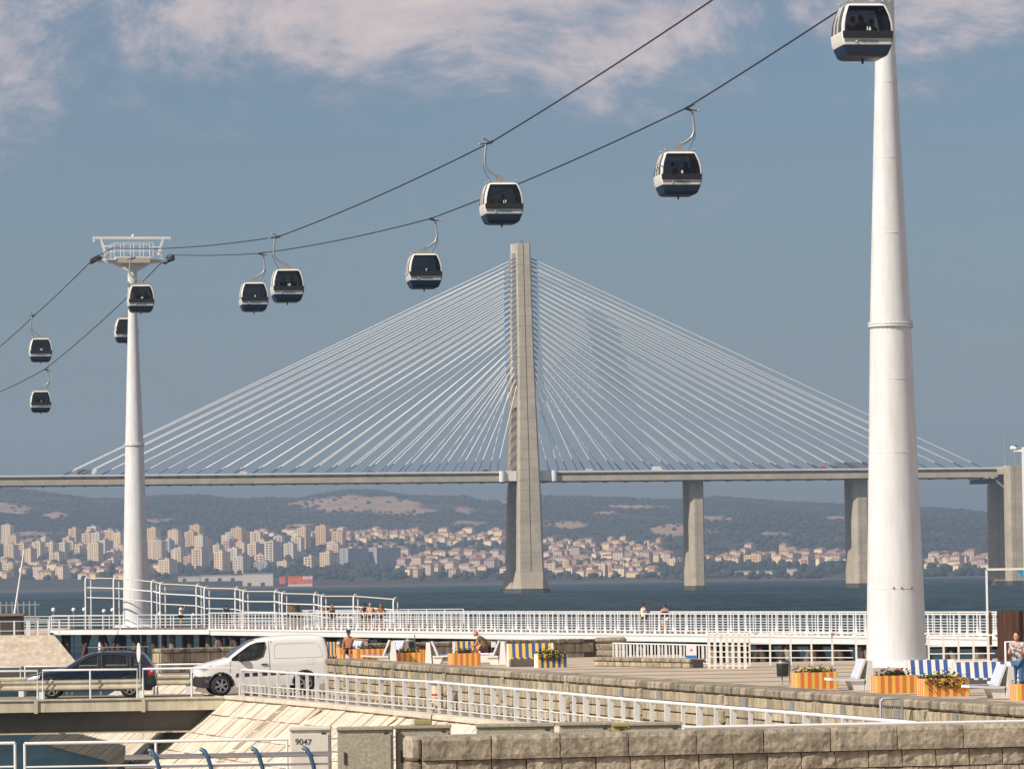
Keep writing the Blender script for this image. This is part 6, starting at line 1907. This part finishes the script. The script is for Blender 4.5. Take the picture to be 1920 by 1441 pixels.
def bin_(px, yt, yb, label, H=.95):
    p = gz(px, yb, PLAZA); s = F / p.y; H = (yb - yt) / s
    r_ = empty('litter_bin', p, label, 'litter bin', 'litter bins on posts')
    b = MB(); b.lathe([(.17, H * .34), (.19, H * .36), (.20, H * .96), (.18, H)], n=18); b.build('drum', mat('bin_dark', (.05, .05, .052), .35, .5, var=.3, vs=5), r_)
    b = MB(); b.lathe([(.205, H * .86), (.215, H * .9), (.205, H * .94)], n=18, cap=False); b.build('band', STEEL, r_)
    for x in (.23, -.02):
        b = MB(); b.tube([(x, .02, 0), (x, .02, H * (1.16 if x > 0 else .36))], .025, 8); b.build('post', STEEL, r_)
bin_(1468, 1237, 1283, 'dark round litter bin left of the orange planter')
bin_(768, 1196, 1240, 'dark litter bin behind the low orange planter')
# bollard in front of the parapet
p = pz(820, 131.2, ROAD)
bo_ = empty('mooring_bollard', p, 'cream cylindrical bollard with red stripe behind the white railing', 'bollard')
CREAM = mat('bollard_cream', (.66, .58, .44), .7, var=.12, vs=4, streak=.3, streak_c=(.35, .25, .15))
b = MB(); b.lathe([(.17, 0), (.17, .58), (.165, .60), (.165, .74)], n=24); b.build('shaft', CREAM, bo_)
b = MB(); b.lathe([(.16, .74), (.22, .76), (.23, .80), (.20, .84), (.05, .86)], n=24); b.build('cap', CREAM, bo_)
b = MB(); b.lathe([(.172, .42), (.175, .43), (.175, .47), (.172, .48)], n=24, cap=False); b.build('red_band', mat('band_red', (.5, .03, .04), .6), bo_)
b = MB(); b.lathe([(.172, .36), (.19, .37), (.19, .39), (.172, .40)], n=24, cap=False); b.build('rim', CREAM, bo_)
# crowd barrier leaning at the parapet
pa = pz(1653, 91.5, ROAD); pb2 = pz(1696, 91.2, ROAD)
cbz = 1.22
cbx = empty('crowd_barrier', pa, 'galvanised steel crowd barrier standing against the parapet', 'barrier')
W = pb2.x - pa.x
b = MB(); b.tube([(0, 0, .05), (0, 0, cbz - .05), (.05, 0, cbz), (W - .05, 0, cbz), (W, 0, cbz - .05), (W, 0, .05)], .024, 8); b.build('frame', STEEL, cbx)
for z in (.2, cbz - .38):
    b = MB(); b.tube([(0, 0, z), (W, 0, z)], .014, 6); b.build('cross_rail', STEEL, cbx)
for k in range(1, 10):
    b = MB(); b.tube([(W * k / 10, 0, .2), (W * k / 10, 0, cbz)], .008, 6); b.build('bar', STEEL, cbx)
for x in (.08, W - .08):
    b = MB(); b.bar((x, -.3, .02), (x, .3, .02), .04, .02); b.build('foot', STEEL, cbx)

# white railings behind the plaza around the mast
def simple_rail(name, label, pts_, zs, H, step, m_top=WHITE, m_post=WHITE, pw=.07, group=None, altw=None):
    o0 = Vector(pts_[0])
    r_ = empty(name, o0, label, 'railing', group)
    for a, b in zip(pts_, pts_[1:]):
        a = Vector(a) - o0; b = Vector(b) - o0
        for z in zs:
            t = MB(); t.tube([a + V3(0, 0, z), b + V3(0, 0, z)], .032 if z == max(zs) else .02, 6); t.build('rail', m_top, r_)
    for k, (p, d) in enumerate(posts_line([Vector(p) - o0 for p in pts_], step)):
        t = MB(); t.bar((0, 0, 0), (0, 0, H), altw if (altw and k % 2) else pw, .05); t.build('post', m_post, r_, p)
    return r_
a = gz(1150, 1243, PLAZA - .1); b_ = gz(1332, 1249, PLAZA - .1)
simple_rail('quay_rail', 'white slatted railing left of the rusty gate', [a, b_], (.12, .26, .84), .84, .39, pw=.05, altw=.10)
a = gz(1330, 1252, PLAZA); b_ = gz(1406, 1253, PLAZA)
simple_rail('rusty_gate', 'rust-stained white gate of wide posts at the water edge', [a, b_], (.1, .42, .62, .85, 1.3), 1.3, .38, WHITE_RUST, WHITE_RUST, .11)
a = gz(1406, 1246, PLAZA); b_ = gz(1600, 1246, PLAZA); c = gz(1600, 1250, PLAZA)
simple_rail('quay_rail', 'rusty white railing between the gate and the wide mast', [a, b_], (.28, .55, .82, 1.2), 1.2, .98, WHITE_RUST, WHITE_RUST)
a = gz(1606, 1250, PLAZA); b_ = gz(1740, 1250, PLAZA)
simple_rail('quay_rail', 'rusty white railing right before the foot of the wide mast', [a, b_], (.28, .85, 1.22), 1.22, .92, WHITE_RUST, WHITE_RUST)
a = gz(1742, 1254, PLAZA); b_ = gz(1866, 1253, PLAZA)
simple_rail('quay_rail', 'white railing between the wide mast and the brown panel', [a, b_], (.28, .55, .82, 1.2), 1.2, .55, WHITE, WHITE_RUST)
# round mast plinth
b = MB(); b.lathe([(1.5, PLAZA), (1.5, PLAZA + .10), (1.3, PLAZA + .22)], (TBR.x, TBR.y, 0), 32); tag(b.build('mast_plinth', CWH), 'round pale plinth under the wide mast', 'plinth')
# small notice on the railing
p = at(1296, 1222, 180.5); nb_ = empty('notice_board', p, 'small white notice with blue foot on the railing', 'sign')
b = MB(); b.b2(-.2, .2, -.02, 0, -.25, .28); b.build('board', mat('sign_white'  , (.8, .8, .8), .5), nb_); b = MB(); b.b2(-.2, .2, -.026, -.02, -.25, -.12); b.build('blue_field', mat('sign_blue', (.03, .2, .5), .5), nb_); b = MB(); b.b2(-.05, .06, -.026, -.02, .04, .13); b.build('red_mark', mat('notice_pink', (.6, .25, .22), .6), nb_)
# brown timber screen, white frame, camera pole on the right
a = gz(1858, 1246, PLAZA)
BRN = mat('timber_brown', (.085, .032, .014), .75, var=.3, vs=3, orand=.35)
scr = empty('timber_screen', pz(1871, 172, PLAZA), 'dark brown vertical board screen at the right edge', 'screen')
for k in range(13):
    b = MB(); b.bevbox((.07 + k * .14, 0, 1.0), (.135, .05, 2.0), .008); b.build('board', BRN, scr)
b = MB(); b.b2(-.30, -.20, -.04, .04, 0, 1.98); b.build('side_board', BRN, scr)
for x in (.2, 1.4):
    b = MB(); b.b2(x, x + .08, .03, .11, 0, 1.9); b.build('post', DARK, scr)
fr = empty('white_frame', pz(1853, 171, PLAZA), 'white goal-like tube frame above the brown screen', 'frame')
zt_ = at(1853, 1067, 171).z - PLAZA
b = MB(); b.bar((0, 0, 0), (0, 0, zt_), .07, .07); b.build('upright', WHITE, fr)
b = MB(); b.bar((2.6, 0, 0), (2.6, 0, zt_), .07, .07); b.build('upright', WHITE, fr)
b = MB(); b.bar((0, 0, zt_), (2.6, 0, zt_), .07, .08); b.build('crossbar', WHITE_RUST, fr)
fl_ = MB(); fl_.loft([[(x, y, z) for x, z in ((1.12, zt_ - .05), (1.6, zt_ - .04), (1.6, zt_ - .5), (1.3, zt_ - .3))] for y in (-.01, .01)], True); fl_.build('pennant', mat('pennant_teal', (.02, .25, .45), .8), fr)
cp_ = empty('camera_pole', pz(1933, 160, PLAZA), 'white pole with a surveillance camera at the right edge', 'pole')
zc = at(1917, 838, 160).z - PLAZA
b = MB(); b.b2(-.16, .16, -.1, .1, 0, zc); b.build('shaft', WHITE, cp_)
for k in range(26):
    b = MB(); b.b2(-.05, .12, -.108, -.1, zc - .25 - k * .09, zc - .2 - k * .09); b.build('vent_slot', DARK, cp_)
b = MB(); b.bar((-.15, 0, zc - .12), (-.45, 0, zc - .12), .05, .06); b.build('arm', WHITE, cp_)
b = MB(); b.bevbox((-.45, 0, zc - .02), (.22, .14, .13), .03); b.build('camera_housing', WHITE, cp_); b = MB(); b.b2(-.42, -.32, -.075, .075, zc + .045, zc + .07); b.build('camera_hood', DARK, cp_)
b = MB(); b.tube([(0, 0, 0)] * 0 + [Vector((0, 0, .02)), Vector((0, 0, .95)), Vector((.5, 0, .95))], .04, 8); tag(b.build('hand_rail', WHITE, None, pz(1886, 166, PLAZA)), 'short white bent handrail beside the woman in the striped top', 'railing')

# ------------------------------------------------------------------ foreground cabinets and rails
GRAN = mat('cabinet_granite', (.37, .345, .27), .8, c2=(.25, .235, .185), vs=22, var=.25)
CGREY = mat('cabinet_pale', (.58, .56, .51), .6, var=.08, vs=6, streak=.15, streak_c=(.3, .28, .24))
def cabinet(px0, px1, yt, Y, m_, label, lid=True, lock=None, D=.42):
    a = pz(px0, Y, NG); b_ = pz(px1, Y, NG); zt2 = at((px0 + px1) / 2, yt, Y).z
    r_ = empty('utility_cabinet', ((a.x + b_.x) / 2, Y, NG), label, 'cabinet', 'street utility cabinets')
    W = b_.x - a.x; H = zt2 - NG
    b = MB(); b.bevbox((0, D / 2, H / 2 - .03), (W, D, H - .06), .012); b.build('body', m_, r_)
    b = MB(); b.bevbox((0, D / 2 - .02, H - .03), (W + .03, D + .06, .06), .012); b.build('lid', m_, r_)
    b = MB(); b.bevbox((0, -.012, H / 2 - .05), (W - .07, .025, H - .16), .006); dr_ = b.build('door', m_, r_)
    if lock is not None:
        b = MB(); b.bevbox((lock * W, -.035, H * .56), (.05, .03, .22), .008); b.build('lock_handle', DARK, dr_)
    b = MB(); b.b2(W / 2 - .16, W / 2 - .08, -.032, -.02, H - .13, H - .10); b.build('vent', DARK, dr_)
    return r_, W, H
YC = 84.0
r_, W, H = cabinet(545, 621, 1362, YC, CGREY, 'pale grey cabinet with the number 9047 written on it')
tx = link('lettering', text_mesh('9047', .15, mat('marker_black', (.02, .02, .02), .7)), r_, (-W * .17, -.032, H - .27)); tx.rotation_euler = (math.pi / 2, .05, 0)
b = MB(); b.b2(-.02, .08, -.03, -.024, H - .88, H - .80); b.build('keyhole_plate', STEEL, r_)
cabinet(634, 738, 1362, YC, GRAN, 'speckled grey cabinet with black handle, left one of the pair', lock=-.36)
cabinet(743, 846, 1359, YC + .5, GRAN, 'speckled grey cabinet half hidden by the wall end', lock=-.38)
cabinet(895, 1041, 1356, YC + .4, GRAN, 'wide double cabinet just behind the foreground wall')
cabinet(1051, 1149, 1353, YC + .2, GRAN, 'grey cabinet behind the wall, left of the olive box')
cabinet(1151, 1180, 1355, YC, mat('olive_box', (.30, .26, .10), .7), 'small olive yellow box behind the foreground wall')
cabinet(1183, 1280, 1353, YC, GRAN, 'grey cabinet behind the wall, right of the olive box')
bx = empty('junction_box', pz(793, YC + .5, at(793, 1358, YC + .5).z - .0), 'flat olive junction box on top of a cabinet', 'box')
b = MB(); b.bevbox((0, .2, .045), (.32, .2, .09), .01); b.build('case', mat('olive_box', (.30, .26, .10), .7), bx); b = MB(); b.tube([(.15, .2, .09), (.15, .2, .16), (.18, .2, .18)], .012, 6); b.build('cable_stub', DARK, bx); b = MB(); b.bevbox((-.2, .2, .05), (.08, .1, .1), .01); b.build('clamp', WHITE, bx)

def tube_rail(label, pts_, r, m_, name='tube_railing', posts=(), low=None, cat='railing'):
    o0 = Vector(pts_[0]); r_ = empty(name, (o0.x, o0.y, NG), label, cat)
    q = [Vector(p) - Vector((o0.x, o0.y, NG)) for p in pts_]
    t = MB(); t.tube(q, r, 10); t.build('top_rail', m_, r_)
    for p in posts:
        x = p; z = interp([(v.x, v.z) for v in q], x); y = interp([(v.x, v.y) for v in q], x)
        t = MB(); t.tube([(x, y, 0), (x, y, z)], r * .85, 8); t.build('post', m_, r_)
    if low is not None:
        t = MB(); t.tube([v - Vector((0, 0, low)) for v in q], r * .6, 8); t.build('low_rail', m_, r_)
    return r_
Y2 = 83.0
a = at(46, 1393, Y2); b_ = at(538, 1385, Y2)
tube_rail('white tube railing in front of the stone slope', [a, b_], .028, WHITE, posts=(0.0, (b_.x - a.x) * .5, b_.x - a.x), low=.42)
a = at(-80, 1394, Y2); b_ = at(28, 1392, Y2)
tube_rail('short white tube railing in the bottom left corner', [a, b_], .028, WHITE, posts=(b_.x - a.x,), low=.42)
a = at(618, 1383, 85.2); b_ = at(900, 1375, 85.6)
tube_rail('thin white rail passing behind the cabinets', [a, b_], .024, WHITE, posts=(), low=.42)
a = at(1282, 1363, 82.8); b_ = at(2000, 1350, 83.4)
tube_rail('white top rail just behind the foreground wall', [a, b_], .032, WHITE, posts=(0.0, 2.2, 4.4), low=.5)
# steel lean rail on blue bent posts
BLP = mat('post_blue', (.02, .075, .15), .35, coat=.3)
a = at(234, 1419, 79.5); b_ = at(622, 1412, 79.5)
lr_ = empty('lean_rail', (a.x, 79.5, NG), 'polished steel tube rail on curved blue posts in the foreground', 'railing')
INOX = mat('polished_steel', (.52, .53, .54), .18, .95)
d_ = b_ - a; z0 = a.z - NG
t = MB(); t.tube([(0, 0, z0), (d_.x, 0, z0 + d_.z)], .045, 14); t.build('tube', INOX, lr_)
t = MB(); t.tube([(0, 0, z0 - .17), (d_.x, 0, z0 + d_.z - .17)], .02, 8); t.build('lower_tube', INOX, lr_)
for px in (285, 382, 478, 574):
    x = (px - 234) / (622 - 234) * d_.x
    t = MB(); t.tube([(x - .05, -.02, z0 + .12), (x + .02, -.06, z0 + .09), (x + .08, -.09, z0 - .03), (x + .13, -.10, z0 - .2), (x + .17, -.06, z0 - .5), (x + .17, -.02, 0)], .038, 10); t.build('blue_post', BLP, lr_)
    t = MB(); t.ball((x - .02, -.03, z0 + .055), .02, 8); t.build('bolt', STEEL, lr_)

# ------------------------------------------------------------------ passengers in the cabins
def rider(key, x, y, face, label, skin='olive', hair=('short', 'dark'), top=BLK, sc_=.96):
    g, base, P = GOND[key]
    M_ = Matrix.Rotation(GRZ, 3, 'Z')
    p = base + M_ @ Vector((x, y, .16))
    person(label, p, GRZ + R_(face), 'sit', skin, hair, [('shirt', top), ('trousers', BLK)], sc_)
rider('16', -.42, -.42, 0, 'passenger in dark top, leftmost in gondola 16', top=NAVY)
rider('16', -.12, -.44, 0, 'passenger in bright blue shirt seen from behind in gondola 16', top=BLU, sc_=1.0)
rider('16', .42, .42, 180, 'passenger with cream sleeves and dark cap in gondola 16', top=CRM)
rider('16', .10, .44, 180, 'passenger in black, far seat of gondola 16', skin='fair', top=BLK)
rider('8', -.30, -.44, 0, 'passenger in pale pink top at the left in gondola 8', top=cloth('pink', (.42, .25, .2)))
rider('8', .30, -.44, 0, 'passenger with long dark hair in gondola 8', hair=('long', 'dark'), top=NAVY)
rider('17', .12, .42, 180, 'passenger sitting in the middle of gondola 17', top=GRY)
rider('17', -.52, .42, 180, 'passenger in rust top at the left in gondola 17', top=cloth('rust', (.38, .10, .02)))
rider('18', -.22, -.44, 0, 'taller passenger at the left in gondola 18')
rider('18', .28, -.44, 0, 'passenger with long hair in gondola 18', hair=('long', 'dark'))
rider('19', -.12, -.44, 0, 'passenger at the left in gondola 19')
rider('19', .36, -.44, 0, 'passenger at the right in gondola 19')
rider('5', -.34, -.44, 0, 'passenger in red in the lowest left gondola', top=RED)
rider('5', .12, -.44, 0, 'passenger in dark clothes in the lowest left gondola')
# ------------------------------------------------------------------ haze
def haze_box():
    m = bpy.data.materials.new('river_haze'); m.use_nodes = True
    t = m.node_tree; t.nodes.clear()
    o = t.nodes.new('ShaderNodeOutputMaterial'); v = t.nodes.new('ShaderNodeVolumePrincipled')
    v.inputs['Color'].default_value = (0.55, 0.72, 1.0, 1)
    v.inputs['Density'].default_value = 8.0e-5
    v.inputs['Anisotropy'].default_value = 0.2
    t.links.new(v.outputs[0], o.inputs['Volume'])
    mb = MB(); mb.b2(-1560, 1560, -180, 9600, -4.0, 330)
    tag(mb.build('haze', m), 'pale blue summer haze over the river', 'haze', kind='stuff')
haze_box()
bpy.data.scenes.remove(tmp_scene)
